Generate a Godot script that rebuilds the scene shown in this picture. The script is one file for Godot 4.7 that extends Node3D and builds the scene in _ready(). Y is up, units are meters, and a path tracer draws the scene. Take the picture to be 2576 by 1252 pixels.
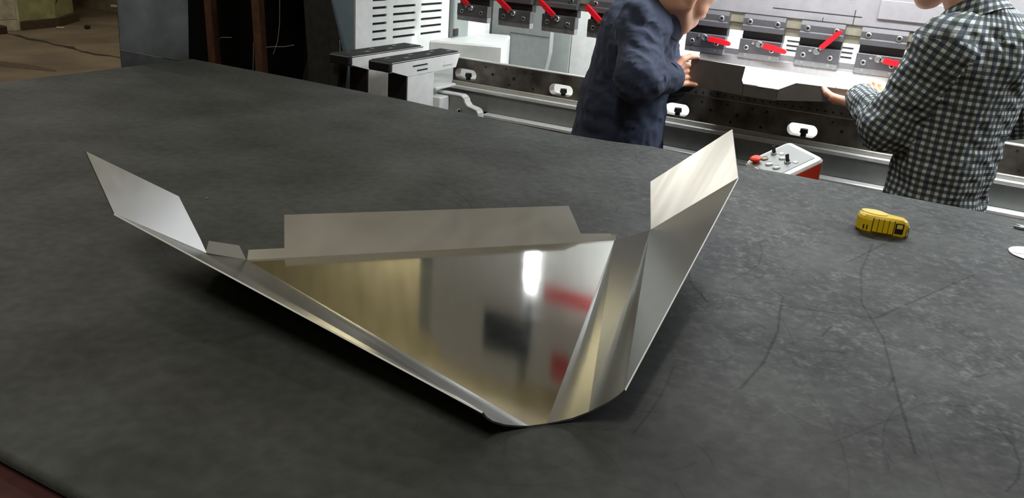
extends Node3D
# Sheet-metal workshop: a bent transition piece on a dark work table, a press brake and two workers behind it. Metres, y up.

var M := {}
var rng := RandomNumberGenerator.new()

# ---------------------------------------------------------------- mesh builder
class Geo:
	var v := PackedVector3Array()
	var n := PackedVector3Array()
	var t := PackedVector2Array()
	var c := PackedColorArray()
	var col := Color(1, 1, 1)
	func tri(p: Vector3, q: Vector3, r: Vector3, hint := Vector3.ZERO) -> void:
		var m := (r - p).cross(q - p)
		if m.length_squared() < 1e-18:
			return
		m = m.normalized()
		if hint != Vector3.ZERO and m.dot(hint) < 0.0:
			var k := q
			q = r
			r = k
			m = -m
		for w in [p, q, r]:
			v.append(w); n.append(m); t.append(Vector2(w.x + w.z * 0.3, w.y + w.z)); c.append(col)
	func quad(p: Vector3, q: Vector3, r: Vector3, s: Vector3, hint := Vector3.ZERO) -> void:
		tri(p, q, r, hint)
		tri(p, r, s, hint)
	func smooth(p: Array, nn: Array, uv := []) -> void:   # one triangle with its own normals
		var m: Vector3 = (p[2] - p[0]).cross(p[1] - p[0])
		var o := [0, 1, 2]
		if m.dot(nn[0] + nn[1] + nn[2]) < 0.0:
			o = [0, 2, 1]
		for i in o:
			v.append(p[i]); n.append(nn[i]); c.append(col)
			t.append(uv[i] if uv else Vector2(p[i].x + p[i].z * 0.3, p[i].y + p[i].z))
	func box(ce: Vector3, size: Vector3, bevel := 0.002, bas := Basis.IDENTITY) -> void:
		var h := size * 0.5
		var b := minf(bevel, minf(h.x, minf(h.y, h.z)) * 0.45)
		var ax := [Vector3(1, 0, 0), Vector3(0, 1, 0), Vector3(0, 0, 1)]
		for i in 3:
			var j := (i + 1) % 3
			var k := (i + 2) % 3
			for s in [-1.0, 1.0]:
				var o: Vector3 = ax[i] * h[i] * s
				var a: Vector3 = ax[j] * (h[j] - b)
				var d: Vector3 = ax[k] * (h[k] - b)
				quad(ce + bas * (o + a + d), ce + bas * (o + a - d), ce + bas * (o - a - d), ce + bas * (o - a + d), bas * (ax[i] * s))
				for s2 in [-1.0, 1.0]:   # edge between +-i and +-j
					var e1: Vector3 = ax[i] * h[i] * s + ax[j] * (h[j] - b) * s2
					var e2: Vector3 = ax[i] * (h[i] - b) * s + ax[j] * h[j] * s2
					quad(ce + bas * (e1 + d), ce + bas * (e1 - d), ce + bas * (e2 - d), ce + bas * (e2 + d), bas * (ax[i] * s + ax[j] * s2))
		for x in [-1.0, 1.0]:
			for y in [-1.0, 1.0]:
				for z in [-1.0, 1.0]:
					tri(ce + bas * Vector3(h.x * x, (h.y - b) * y, (h.z - b) * z), ce + bas * Vector3((h.x - b) * x, h.y * y, (h.z - b) * z), ce + bas * Vector3((h.x - b) * x, (h.y - b) * y, h.z * z), bas * Vector3(x, y, z))
	func span(lo: Vector3, hi: Vector3, bevel := 0.002) -> void:
		box((lo + hi) * 0.5, (hi - lo).abs(), bevel)
	func cyl(p: Vector3, q: Vector3, r0: float, r1: float, seg := 16, caps := true) -> void:
		var d := (q - p).normalized()
		var x := d.cross(Vector3.UP if absf(d.y) < 0.9 else Vector3.RIGHT).normalized()
		var y := d.cross(x)
		for i in seg:
			var a0 := TAU * i / seg
			var a1 := TAU * (i + 1) / seg
			var u0 := x * cos(a0) + y * sin(a0)
			var u1 := x * cos(a1) + y * sin(a1)
			smooth([p + u0 * r0, p + u1 * r0, q + u1 * r1], [u0, u1, u1])
			smooth([p + u0 * r0, q + u1 * r1, q + u0 * r1], [u0, u1, u0])
			if caps:
				tri(p, p + u0 * r0, p + u1 * r0, -d)
				tri(q, q + u0 * r1, q + u1 * r1, d)
	func tube(pts: Array, r: float, seg := 8) -> void:
		for i in pts.size() - 1:
			cyl(pts[i], pts[i + 1], r, r, seg)
	func lathe(prof: Array, at: Vector3, axis := Vector3.UP, seg := 24) -> void:   # prof: Vector2(radius, height)
		var x := axis.cross(Vector3.UP if absf(axis.y) < 0.9 else Vector3.RIGHT).normalized()
		var y := axis.cross(x)
		for k in prof.size() - 1:
			var a: Vector2 = prof[k]
			var b: Vector2 = prof[k + 1]
			for i in seg:
				var u0 := x * cos(TAU * i / seg) + y * sin(TAU * i / seg)
				var u1 := x * cos(TAU * (i + 1) / seg) + y * sin(TAU * (i + 1) / seg)
				var dn := Vector2(b.y - a.y, a.x - b.x)
				var hint := (u0 + u1) * 0.5 * dn.x + axis * dn.y
				quad(at + u0 * a.x + axis * a.y, at + u1 * a.x + axis * a.y, at + u1 * b.x + axis * b.y, at + u0 * b.x + axis * b.y, hint)
	func extr(poly: PackedVector2Array, xf: Transform3D, depth: float) -> void:   # outline in local xy, thickness 0..depth along local z
		var idx := Geometry2D.triangulate_polygon(poly)
		var z := xf.basis.z.normalized() * signf(depth)
		var off := xf.basis.z * depth
		for i in range(0, idx.size(), 3):
			var p := xf * Vector3(poly[idx[i]].x, poly[idx[i]].y, 0)
			var q := xf * Vector3(poly[idx[i + 1]].x, poly[idx[i + 1]].y, 0)
			var r := xf * Vector3(poly[idx[i + 2]].x, poly[idx[i + 2]].y, 0)
			tri(p, q, r, -z)
			tri(p + off, q + off, r + off, z)
		var cw := 1.0 if Geometry2D.is_polygon_clockwise(poly) else -1.0
		for i in poly.size():
			var a := poly[i]
			var b := poly[(i + 1) % poly.size()]
			var nn := xf.basis * Vector3(-(b.y - a.y), b.x - a.x, 0) * cw
			var p := xf * Vector3(a.x, a.y, 0)
			var q := xf * Vector3(b.x, b.y, 0)
			quad(p, q, q + off, p + off, nn)
	func mesh(mat: Material) -> ArrayMesh:
		var arr := []
		arr.resize(Mesh.ARRAY_MAX)
		arr[Mesh.ARRAY_VERTEX] = v
		arr[Mesh.ARRAY_NORMAL] = n
		arr[Mesh.ARRAY_TEX_UV] = t
		arr[Mesh.ARRAY_COLOR] = c
		var m := ArrayMesh.new()
		m.add_surface_from_arrays(Mesh.PRIMITIVE_TRIANGLES, arr)
		m.surface_set_material(0, mat)
		return m

# ---------------------------------------------------------------- scene helpers
func put(called: String, g: Geo, mat: Material, parent: Node = self) -> MeshInstance3D:
	var o := MeshInstance3D.new()
	o.name = called
	o.mesh = g.mesh(mat)
	o.cast_shadow = GeometryInstance3D.SHADOW_CASTING_SETTING_ON
	parent.add_child(o, true)
	return o

func tag(o: Node, label: String, category: String, group := "") -> Node:
	o.set_meta("label", label)
	o.set_meta("category", category)
	if group:
		o.set_meta("group", group)
	return o

func thing(called: String, label: String, category: String, at := Vector3.ZERO, group := "") -> Node3D:
	var o := Node3D.new()
	o.name = called
	o.position = at
	add_child(o, true)
	tag(o, label, category, group)
	return o

func node(called: String, parent: Node, at := Vector3.ZERO) -> Node3D:
	var o := Node3D.new()
	o.name = called
	o.position = at
	parent.add_child(o, true)
	return o

func struct(called: String, g: Geo, mat: Material) -> MeshInstance3D:
	var o := put(called, g, mat)
	o.set_meta("kind", "structure")
	return o

func V(x: float, y: float, z: float) -> Vector3:
	return Vector3(x, y, z)

# ---------------------------------------------------------------- materials
func noise_tex(freq: float, lo: float, hi: float, oct := 4, sd := 1, size := 512, normal := false, bump := 4.0) -> NoiseTexture2D:
	var f := FastNoiseLite.new()
	f.noise_type = FastNoiseLite.TYPE_SIMPLEX_SMOOTH
	f.seed = sd
	f.frequency = freq
	f.fractal_octaves = oct
	var t := NoiseTexture2D.new()
	t.width = size
	t.height = size
	t.seamless = true
	t.noise = f
	if normal:
		t.as_normal_map = true
		t.bump_strength = bump
	else:
		var gr := Gradient.new()
		gr.set_color(0, Color(lo, lo, lo))
		gr.set_color(1, Color(hi, hi, hi))
		t.color_ramp = gr
	return t

func mat(col: Color, rough := 0.6, metal := 0.0, grain: Texture2D = null, scale := 1.0) -> StandardMaterial3D:
	var m := StandardMaterial3D.new()
	m.albedo_color = col
	m.roughness = rough
	m.metallic = metal
	if grain:
		m.albedo_texture = grain
		m.uv1_triplanar = true
		m.uv1_world_triplanar = true
		m.uv1_scale = Vector3.ONE * scale
	return m

func rgb(r: float, g: float, b: float) -> Color:
	return Color(r / 255.0, g / 255.0, b / 255.0)

func make_materials() -> void:
	var patch := noise_tex(0.012, 0.72, 1.0, 5, 3)
	var fine := noise_tex(0.02, 0.93, 1.0, 4, 7)
	M.steel = mat(rgb(205, 204, 198), 0.19, 1.0)
	M.steel.roughness_texture = noise_tex(0.010, 0.75, 1.0, 4, 11)
	M.steel.roughness_texture_channel = BaseMaterial3D.TEXTURE_CHANNEL_RED
	M.steel.uv1_scale = Vector3(3, 3, 3)
	M.satin = mat(rgb(184, 181, 172), 0.42, 0.75)
	M.satin.roughness_texture = noise_tex(0.008, 0.85, 1.0, 3, 14)
	M.satin.uv1_scale = Vector3(4, 4, 4)
	M.cut_edge = mat(rgb(236, 236, 232), 0.55, 0.2)
	M.rolled = mat(rgb(162, 163, 160), 0.25, 1.0)
	M.smudged = mat(rgb(196, 197, 196), 0.37, 0.97)
	M.smudged.roughness_texture = noise_tex(0.012, 0.80, 1.0, 3, 12)
	M.smudged.uv1_scale = Vector3(4, 4, 4)
	M.white_paint = mat(rgb(216, 217, 214), 0.45, 0.0, fine, 1.5)
	M.grey_paint = mat(rgb(168, 174, 170), 0.45, 0.0, fine, 1.5)
	M.post_grey = mat(rgb(140, 147, 144), 0.45, 0.0, fine, 1.5)
	M.blue_grey = mat(rgb(156, 178, 194), 0.5, 0.0, fine, 1.0)
	M.ram_paint = mat(rgb(150, 147, 149), 0.5, 0.0, fine, 2.0)
	M.bed_paint = mat(rgb(136, 139, 138), 0.45, 0.0, fine, 2.0)
	M.dark_paint = mat(rgb(46, 44, 42), 0.5, 0.1, fine, 3.0)
	M.rail_steel = mat(rgb(140, 133, 124), 0.42, 0.75, noise_tex(0.010, 0.45, 1.0, 5, 21), 1.6)
	M.ground_steel = mat(rgb(216, 216, 212), 0.35, 0.35, fine, 3.0)
	M.clamp_steel = mat(rgb(104, 103, 106), 0.42, 0.5, fine, 6.0)
	M.jaw_steel = mat(rgb(165, 164, 165), 0.35, 0.75, fine, 6.0)
	M.khaki_steel = mat(rgb(160, 155, 136), 0.5, 0.4, fine, 4.0)
	M.ledge_steel = mat(rgb(178, 176, 166), 0.4, 0.4, fine, 4.0)
	M.black = mat(rgb(24, 24, 25), 0.5)
	M.hole = mat(rgb(10, 10, 10), 0.9)  # flat black standing in for shade inside holes, slots and sockets
	M.black_rubber = mat(rgb(40, 41, 41), 0.75, 0.0, patch, 8.0)
	M.bolt = mat(rgb(190, 190, 188), 0.28, 0.9)
	M.red = mat(rgb(206, 22, 36), 0.35)
	M.red_paint = mat(rgb(232, 66, 38), 0.45)
	M.navy_sign = mat(rgb(30, 52, 66), 0.5)
	M.rust = mat(rgb(120, 80, 60), 0.8, 0.0, patch, 3.0)
	M.near_black = mat(rgb(22, 19, 18), 0.8, 0.0, patch, 3.0)  # plain near-black for rack panels and foot block
	M.plate_black = mat(rgb(58, 60, 58), 0.5, 0.3, patch, 3.0)
	M.galv = mat(rgb(168, 172, 172), 0.45, 0.85, patch, 1.5)
	M.dull_sheet = mat(rgb(86, 88, 86), 0.36, 0.85, patch, 1.0)
	M.sheet_lit = mat(rgb(226, 227, 226), 0.5, 0.55, fine, 2.0)  # sheet top made paler to imitate lamp light on it
	M.sheet_shaded = mat(rgb(112, 110, 106), 0.45, 0.5, fine, 2.0)  # same sheet, darkened to imitate shade on its flanges
	M.wire = mat(rgb(150, 140, 138), 0.5, 0.3)
	M.red_oxide = mat(rgb(72, 31, 25), 0.75, 0.0, patch, 4.0)
	M.cream = mat(rgb(206, 198, 172), 0.8, 0.0, patch, 1.0)
	M.green_wall = mat(rgb(176, 178, 128), 0.85, 0.0, patch, 0.7)
	M.olive_wall = mat(rgb(178, 168, 132), 0.9, 0.0, patch, 0.5)
	M.ceiling = mat(rgb(182, 176, 154), 0.9, 0.0, patch, 0.4)
	M.dirt = mat(rgb(86, 70, 48), 0.95, 0.0, patch, 2.0)
	M.floor = mat(rgb(128, 112, 92), 0.85, 0.0, noise_tex(0.006, 0.74, 1.0, 5, 31), 0.35)
	M.crack = mat(rgb(44, 36, 28), 0.95)
	M.stain = mat(rgb(96, 80, 62), 0.9, 0.0, patch, 2.0)
	M.yellow = mat(rgb(226, 190, 22), 0.38)
	M.yellow_pale = mat(rgb(226, 202, 84), 0.5)
	M.skin = mat(rgb(255, 255, 255), 0.5)
	M.skin.vertex_color_use_as_albedo = true
	M.skin.subsurf_scatter_enabled = true
	M.skin.subsurf_scatter_strength = 0.12
	M.hair = mat(rgb(26, 22, 20), 0.6)
	M.navy = mat(rgb(45, 55, 79), 0.85, 0.0, noise_tex(0.08, 0.8, 1.0, 3, 41), 6.0)
	M.navy.rim_enabled = true
	M.navy.rim = 0.25
	M.trousers = mat(rgb(38, 40, 46), 0.9)
	M.shoe = mat(rgb(30, 26, 24), 0.6)
	M.shirt = mat(Color(1, 1, 1), 0.9)
	M.shirt.albedo_texture = check_texture()
	M.led = mat(Color(1, 1, 1), 0.6)
	M.led.emission_enabled = true
	M.led.emission = Color(0.95, 0.97, 1.0)
	M.led.emission_energy_multiplier = 5.0
	M.strip_led = M.led.duplicate()
	M.strip_led.emission_energy_multiplier = 1.6
	M.tube = mat(Color(1, 1, 1), 0.6)
	M.tube.emission_enabled = true
	M.tube.emission = Color(1.0, 0.98, 0.94)
	M.tube.emission_energy_multiplier = 3.0

func check_texture() -> ImageTexture:   # gingham cloth, one weave repeat
	var im := Image.create(128, 128, false, Image.FORMAT_RGB8)
	for y in 128:
		for x in 128:
			var bx := (x % 64) < 35
			var by := (y % 64) < 33
			var wide := x < 64
			var c := rgb(190, 195, 193)
			if bx and by:
				c = rgb(46, 54, 63) if wide else rgb(50, 60, 58)
			elif bx or by:
				c = rgb(86, 94, 101) if (bx == wide) else rgb(92, 100, 97)
			var w := 0.94 + 0.06 * float((x + y) % 3) / 2.0
			im.set_pixel(x, y, c * w)
	return ImageTexture.create_from_image(im)

# The table top is a dark sheet with scuffs, flakes and knife marks; drawn over x -2.32..1.18, z -2.05..-0.375.
const TX0 := -2.32
const TX1 := 1.18
const TZ0 := -2.05
const TZ1 := -0.375
func table_material() -> StandardMaterial3D:
	var w := 2048
	var h := 1024
	var f := FastNoiseLite.new()
	f.seed = 5
	f.frequency = 0.006
	f.fractal_octaves = 5
	var big := f.get_image(w, h, false, false, true)
	f.seed = 9
	f.frequency = 0.06
	f.fractal_octaves = 3
	var small := f.get_image(w, h, false, false, true)
	big.convert(Image.FORMAT_L8)
	small.convert(Image.FORMAT_L8)
	f.seed = 15
	f.frequency = 0.055
	f.fractal_octaves = 3
	var mid := f.get_image(w, h, false, false, true)
	f.seed = 21
	f.frequency = 0.17
	var tiny := f.get_image(w, h, false, false, true)
	f.seed = 33
	f.frequency = 0.012
	f.fractal_octaves = 3
	var region := f.get_image(w, h, false, false, true)
	for im in [mid, tiny, region]:
		im.convert(Image.FORMAT_L8)
	var bb := big.get_data()
	var sb := small.get_data()
	var mb := mid.get_data()
	var tb := tiny.get_data()
	var nb := region.get_data()
	var val := PackedFloat32Array()
	val.resize(w * h)
	for y in h:
		var z := TZ0 + (TZ1 - TZ0) * y / h
		for x in w:
			var i := y * w + x
			var xx := TX0 + (TX1 - TX0) * x / w
			# worn part of the bench: the far right, where work is dragged over the sheet
			var worn := smoothstep(-0.95, -0.05, xx - (z + 1.4) * 0.5) * smoothstep(-0.62, -1.15, z) * clampf(0.6 + (nb[i] - 110) * 0.006, 0.3, 1.1)
			var fl := (mb[i] - 128) * 0.0055 + (tb[i] - 128) * 0.0050
			var fleck := clampf(fl, -0.5, 0.6) * 0.30 + maxf(fl - 0.16, 0.0) * 0.45 - 0.05
			val[i] = 1.0 + (bb[i] - 128) * 0.0013 + (sb[i] - 128) * 0.0008 + fleck * worn
	var sx := w / (TX1 - TX0)
	var sz := h / (TZ1 - TZ0)
	rng.seed = 77
	for k in 1100:   # fine scratches, most of them slightly curved
		var x := rng.randf_range(-0.9, TX1) if k > 120 else rng.randf_range(TX0, -0.6)
		var z := rng.randf_range(TZ0, TZ1)
		var a := rng.randf_range(0, TAU)
		var am := -rng.randf_range(0.08, 0.36) if rng.randf() < 0.75 else rng.randf_range(0.05, 0.22)
		am *= smoothstep(-0.5, -1.2, z) * 0.8 + 0.2
		var ln := rng.randf_range(0.01, 0.05) if rng.randf() < 0.86 else rng.randf_range(0.06, 0.26)
		var bend := rng.randf_range(-0.25, 0.25)
		var px0 := (x - TX0) * sx
		var pz0 := (z - TZ0) * sz
		for q in 4:
			stroke(val, w, h, px0, pz0, cos(a), sin(a), ln * sx * 0.25, 1, am * (0.4 if k <= 120 else 1.0))
			px0 += cos(a) * ln * sx * 0.25
			pz0 += sin(a) * ln * sx * 0.25
			a += bend
	var cuts := [[[-0.159, -1.249], [-0.150, -1.18], [-0.140, -1.12], [-0.136, -1.012], [-0.145, -0.926]], [[-0.068, -1.62], [-0.069, -1.45], [-0.051, -1.304], [-0.008, -1.188], [0.024, -1.028], [0.053, -0.898]], [[-0.313, -1.258], [-0.295, -1.211], [-0.25, -1.153]], [[-0.095, -1.475], [0.012, -1.831]], [[-0.238, -1.198], [-0.145, -1.215], [-0.026, -1.254], [0.103, -1.563]]]
	for c in cuts:
		for i in c.size() - 1:
			var p := Vector2((c[i][0] - TX0) * sx, (c[i][1] - TZ0) * sz)
			var q := Vector2((c[i + 1][0] - TX0) * sx, (c[i + 1][1] - TZ0) * sz)
			var d := (q - p).normalized()
			stroke(val, w, h, p.x, p.y, d.x, d.y, p.distance_to(q), 2, -0.27)
	var px := PackedByteArray()
	px.resize(w * h * 3)
	var rg := PackedByteArray()
	rg.resize(w * h)
	for i in w * h:
		var s := clampf(val[i], 0.35, 2.2)
		px[i * 3] = int(clampf(66.0 * s, 0, 255))
		px[i * 3 + 1] = int(clampf(68.0 * s, 0, 255))
		px[i * 3 + 2] = int(clampf(66.0 * s, 0, 255))
		rg[i] = int(clampf(150.0 - (s - 1.0) * 60.0, 90, 235))
	var m := StandardMaterial3D.new()
	m.albedo_texture = ImageTexture.create_from_image(Image.create_from_data(w, h, false, Image.FORMAT_RGB8, px))
	m.roughness = 0.95
	m.roughness_texture = ImageTexture.create_from_image(Image.create_from_data(w, h, false, Image.FORMAT_L8, rg))
	m.metallic_specular = 0.28
	return m

func stroke(val: PackedFloat32Array, w: int, h: int, x: float, y: float, dx: float, dy: float, ln: float, wd: int, am: float) -> void:
	var steps := int(ln) + 1
	for s in steps:
		for o in wd:
			var fx := x + dx * s - dy * (o - (wd - 1) * 0.5)
			var fy := y + dy * s + dx * (o - (wd - 1) * 0.5)
			var cx := int(floorf(fx))
			var cy := int(floorf(fy))
			if cx < 0 or cy < 0 or cx >= w - 1 or cy >= h - 1:
				continue
			var tx := fx - cx
			var ty := fy - cy
			val[cy * w + cx] += am * (1.0 - tx) * (1.0 - ty)
			val[cy * w + cx + 1] += am * tx * (1.0 - ty)
			val[(cy + 1) * w + cx] += am * (1.0 - tx) * ty
			val[(cy + 1) * w + cx + 1] += am * tx * ty

# ---------------------------------------------------------------- scene
func _ready() -> void:
	var cam := Camera3D.new()
	cam.name = "camera"
	cam.position = V(0, 1.5, 0)
	cam.rotation_degrees = V(-21.03509, 26.80487, 4.39291)
	cam.fov = 33.19
	cam.near = 0.05
	cam.current = true
	add_child(cam)
	var we := WorldEnvironment.new()
	we.name = "world_environment"
	var env := Environment.new()
	env.background_mode = Environment.BG_COLOR
	env.background_color = Color(0.01, 0.01, 0.01)
	env.tonemap_mode = Environment.TONE_MAPPER_LINEAR
	env.tonemap_exposure = 1.0
	env.sdfgi_enabled = true
	env.ssao_enabled = true
	env.ssil_enabled = true
	we.environment = env
	add_child(we)
	make_materials()
	build_lamps()
	build_room()
	build_table()
	build_workpiece()
	build_press_brake()
	build_supports()
	build_held_sheet()
	build_pedestal()
	build_left_side()
	build_people()
	build_small_things()

func area(parent: Node, at: Vector3, dir: Vector3, size: Vector2, energy: float, col: Color, upv := Vector3.UP) -> void:
	var l := AreaLight3D.new()
	l.name = "light"
	l.area_size = size
	l.light_energy = energy
	l.light_color = col
	l.shadow_enabled = true
	l.area_range = 20.0
	l.area_normalize_energy = true
	parent.add_child(l, true)
	l.position = at
	l.basis = Basis.looking_at(dir, upv)

const WORK_E := 6.0
const INNER_E := 9.0
const HALL_E := 3.2
func build_lamps() -> void:
	# unseen work lamp before the ram, placed to light tools, sheet and shoulders
	var lamp := thing("unseen_work_lamp", "unseen long work lamp in front of the press ram, lighting tools and sheet", "lamp", V(0.22, 2.08, -2.79))
	var tilt := Basis(Vector3.RIGHT, deg_to_rad(104.0))
	var g := Geo.new()
	g.box(tilt * V(0, 0, -0.03), V(2.34, 0.16, 0.05), 0.006, tilt)
	for s in [-0.9, 0.9]:
		g.box(V(s, 0.05, -0.175), V(0.04, 0.03, 0.34), 0.004)
	put("housing", g, M.grey_paint, lamp)
	g = Geo.new()
	g.box(tilt * V(0, 0, -0.003), V(2.3, 0.13, 0.006), 0.002, tilt)
	put("diffuser", g, M.led, lamp)
	area(lamp, tilt * V(0, 0, 0.012), tilt * V(0, 0, 1), Vector2(2.3, 0.13), WORK_E, Color(0.96, 0.98, 1.0), Vector3.FORWARD)
	# unseen strip lamp, placed to give the bright strip mirrored in the piece
	var strip := thing("unseen_strip_lamp", "unseen upright strip lamp beside the ram, mirrored in the bent piece", "lamp", V(-1.45, 1.86, -3.085))
	g = Geo.new()
	g.box(V(0, 0, -0.007), V(0.07, 0.26, 0.014), 0.003)
	put("housing", g, M.grey_paint, strip)
	g = Geo.new()
	g.box(V(0, 0, 0.003), V(0.06, 0.23, 0.006), 0.002)
	put("diffuser", g, M.strip_led, strip)
	area(strip, V(0, 0, 0.012), V(0, 0, 1), Vector2(0.06, 0.23), 0.05, Color(0.96, 0.98, 1.0))
	# unseen lamp behind the ram, placed to brighten the press interior
	var inner := thing("unseen_gauge_lamp", "unseen lamp behind the ram lighting the back gauge", "lamp", V(-0.1, 1.90, -3.62))
	tilt = Basis(Vector3.RIGHT, deg_to_rad(98.0))
	g = Geo.new()
	g.box(tilt * V(0, 0, -0.03), V(2.6, 0.2, 0.05), 0.006, tilt)
	put("housing", g, M.grey_paint, inner)
	g = Geo.new()
	g.box(tilt * V(0, 0, -0.003), V(2.55, 0.17, 0.006), 0.002, tilt)
	put("diffuser", g, M.led, inner)
	area(inner, tilt * V(0, 0, 0.012), tilt * V(0, 0, 1), Vector2(2.55, 0.17), INNER_E, Color(0.97, 0.99, 1.0), Vector3.FORWARD)
	# unseen hall lamps, placed to light table, bent piece and floor
	var spots := [V(-0.2, 4.6, 1.2), V(-4.9, 4.6, -2.4), V(2.2, 4.6, -0.5), V(-4.0, 4.6, 2.5), V(-8.6, 4.6, -4.9)]
	var names := ["unseen ceiling lamp above and behind the work table, lighting the bent piece", "unseen ceiling lamp on the left, lighting the right flange and the floor", "unseen ceiling lamp lighting the right end of the table", "unseen ceiling lamp behind the camera on the left, very faint", "unseen ceiling lamp lighting the floor near the cream door frame"]
	for i in spots.size():
		var b := thing("unseen_ceiling_lamp", names[i], "lamp", spots[i], "unseen ceiling lamps")
		b.rotation.y = PI / 2 if i == 0 else 0.0
		g = Geo.new()
		g.box(V(0, 0.05, 0), V(1.5, 0.07, 0.34), 0.006)
		for s in [-0.6, 0.6]:
			g.cyl(V(s, 0.08, 0), V(s, 1.38, 0), 0.006, 0.006, 6)
		put("housing", g, M.white_paint, b)
		for s in [-0.10, 0.0, 0.10]:
			g = Geo.new()
			g.cyl(V(-0.72, 0, s), V(0.72, 0, s), 0.013, 0.013, 10)
			put("tube", g, M.tube, b)
		area(b, V(0, -0.025, 0), Vector3.DOWN, Vector2(1.45, 0.30), HALL_E * [2.5, 0.95, 0.08, 0.08, 1.3][i], Color(1.0, 0.98, 0.94), Vector3.FORWARD)
		area(b, V(0, 0.1, 0), Vector3.UP, Vector2(1.45, 0.14), HALL_E * 0.7 * [2.5, 0.95, 0.08, 0.08, 1.3][i], Color(1.0, 0.98, 0.94), Vector3.FORWARD)  # upward light, set to brighten the ceiling out of view

	var wl := thing("added_wall_lamp", "added lamp out of view, brightening the olive back wall", "lamp", V(-5.6, 3.0, -7.86))  # added lamp, brightens the back wall mirrored in the piece
	g = Geo.new()
	g.box(V(0, 0, -0.07), V(1.5, 0.14, 0.12), 0.006)
	put("housing", g, M.white_paint, wl)
	g = Geo.new()
	g.cyl(V(-0.72, 0, 0.03), V(0.72, 0, 0.03), 0.016, 0.016, 10)
	put("tube", g, M.tube, wl)
	area(wl, V(0, 0.09, 0.06), V(0, 1, 0.12), Vector2(1.45, 0.06), HALL_E * 7.0, Color(1.0, 0.98, 0.94), Vector3.FORWARD)
	area(wl, V(0, -0.09, 0.06), V(0, -1, 0.3), Vector2(1.45, 0.06), HALL_E * 0.8, Color(1.0, 0.98, 0.94), Vector3.FORWARD)

func build_room() -> void:
	var g := Geo.new()
	g.span(V(-15, -0.2, -8.2), V(6.2, 0.0, 5.2), 0.0)
	var fl := struct("floor", g, M.floor)
	var crack := [[-9.37, -5.72], [-9.21, -5.74], [-8.9, -5.68], [-8.65, -5.70], [-8.41, -5.65], [-8.25, -5.68], [-8.1, -5.64], [-7.9, -5.60], [-7.69, -5.59], [-7.55, -5.64], [-7.41, -5.65], [-7.1, -5.70]]
	g = Geo.new()
	for i in crack.size() - 1:
		var p := V(crack[i][0], 0.0, crack[i][1])
		var q := V(crack[i + 1][0], 0.0, crack[i + 1][1])
		var d := (q - p).normalized()
		var s := V(-d.z, 0, d.x) * (0.018 + 0.016 * float((i * 7) % 3))
		g.quad(p + s + V(0, .002, 0), q + s * 0.6 + V(0, .002, 0), q - s * 0.6 + V(0, .002, 0), p - s + V(0, .002, 0), Vector3.UP)
	put("crack", g, M.crack, fl)
	g = Geo.new()   # old damp patch on the concrete
	var pts := []
	for i in 28:
		var a := TAU * i / 28
		pts.append(V(-7.75 + cos(a) * 0.62 * (1.0 + 0.12 * sin(a * 3)), 0.0015, -4.62 + sin(a) * 0.10 * (1.0 + 0.2 * cos(a * 5)) + cos(a) * -0.16))
	for i in 28:
		g.tri(V(-7.75, 0.0015, -4.62), pts[i], pts[(i + 1) % 28], Vector3.UP)
	put("stain", g, M.stain, fl)
	g = Geo.new()
	g.span(V(-15, 6.0, -8.2), V(6.2, 6.2, 5.2), 0.0)
	var ce := struct("ceiling", g, M.ceiling)
	for i in 4:
		g = Geo.new()
		g.span(V(-14, 5.7, -7.1 + i * 3.0), V(6, 6.0, -6.9 + i * 3.0), 0.01)
		put("beam", g, M.dirt, ce)
	g = Geo.new()
	g.span(V(-15, 0, -8.2), V(6.2, 6.0, -8.0), 0.0)
	struct("wall_back", g, M.olive_wall)
	g = Geo.new()
	g.span(V(-15, 0, 5.0), V(6.2, 6.0, 5.2), 0.0)
	struct("wall_front", g, M.olive_wall)
	g = Geo.new()
	g.span(V(6.0, 0, -8.2), V(6.2, 6.0, 5.2), 0.0)
	struct("wall_right", g, M.olive_wall)
	g = Geo.new()
	g.span(V(-15.2, 0, -8.2), V(-15.0, 6.0, 5.2), 0.0)
	struct("wall_left", g, M.olive_wall)

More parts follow.
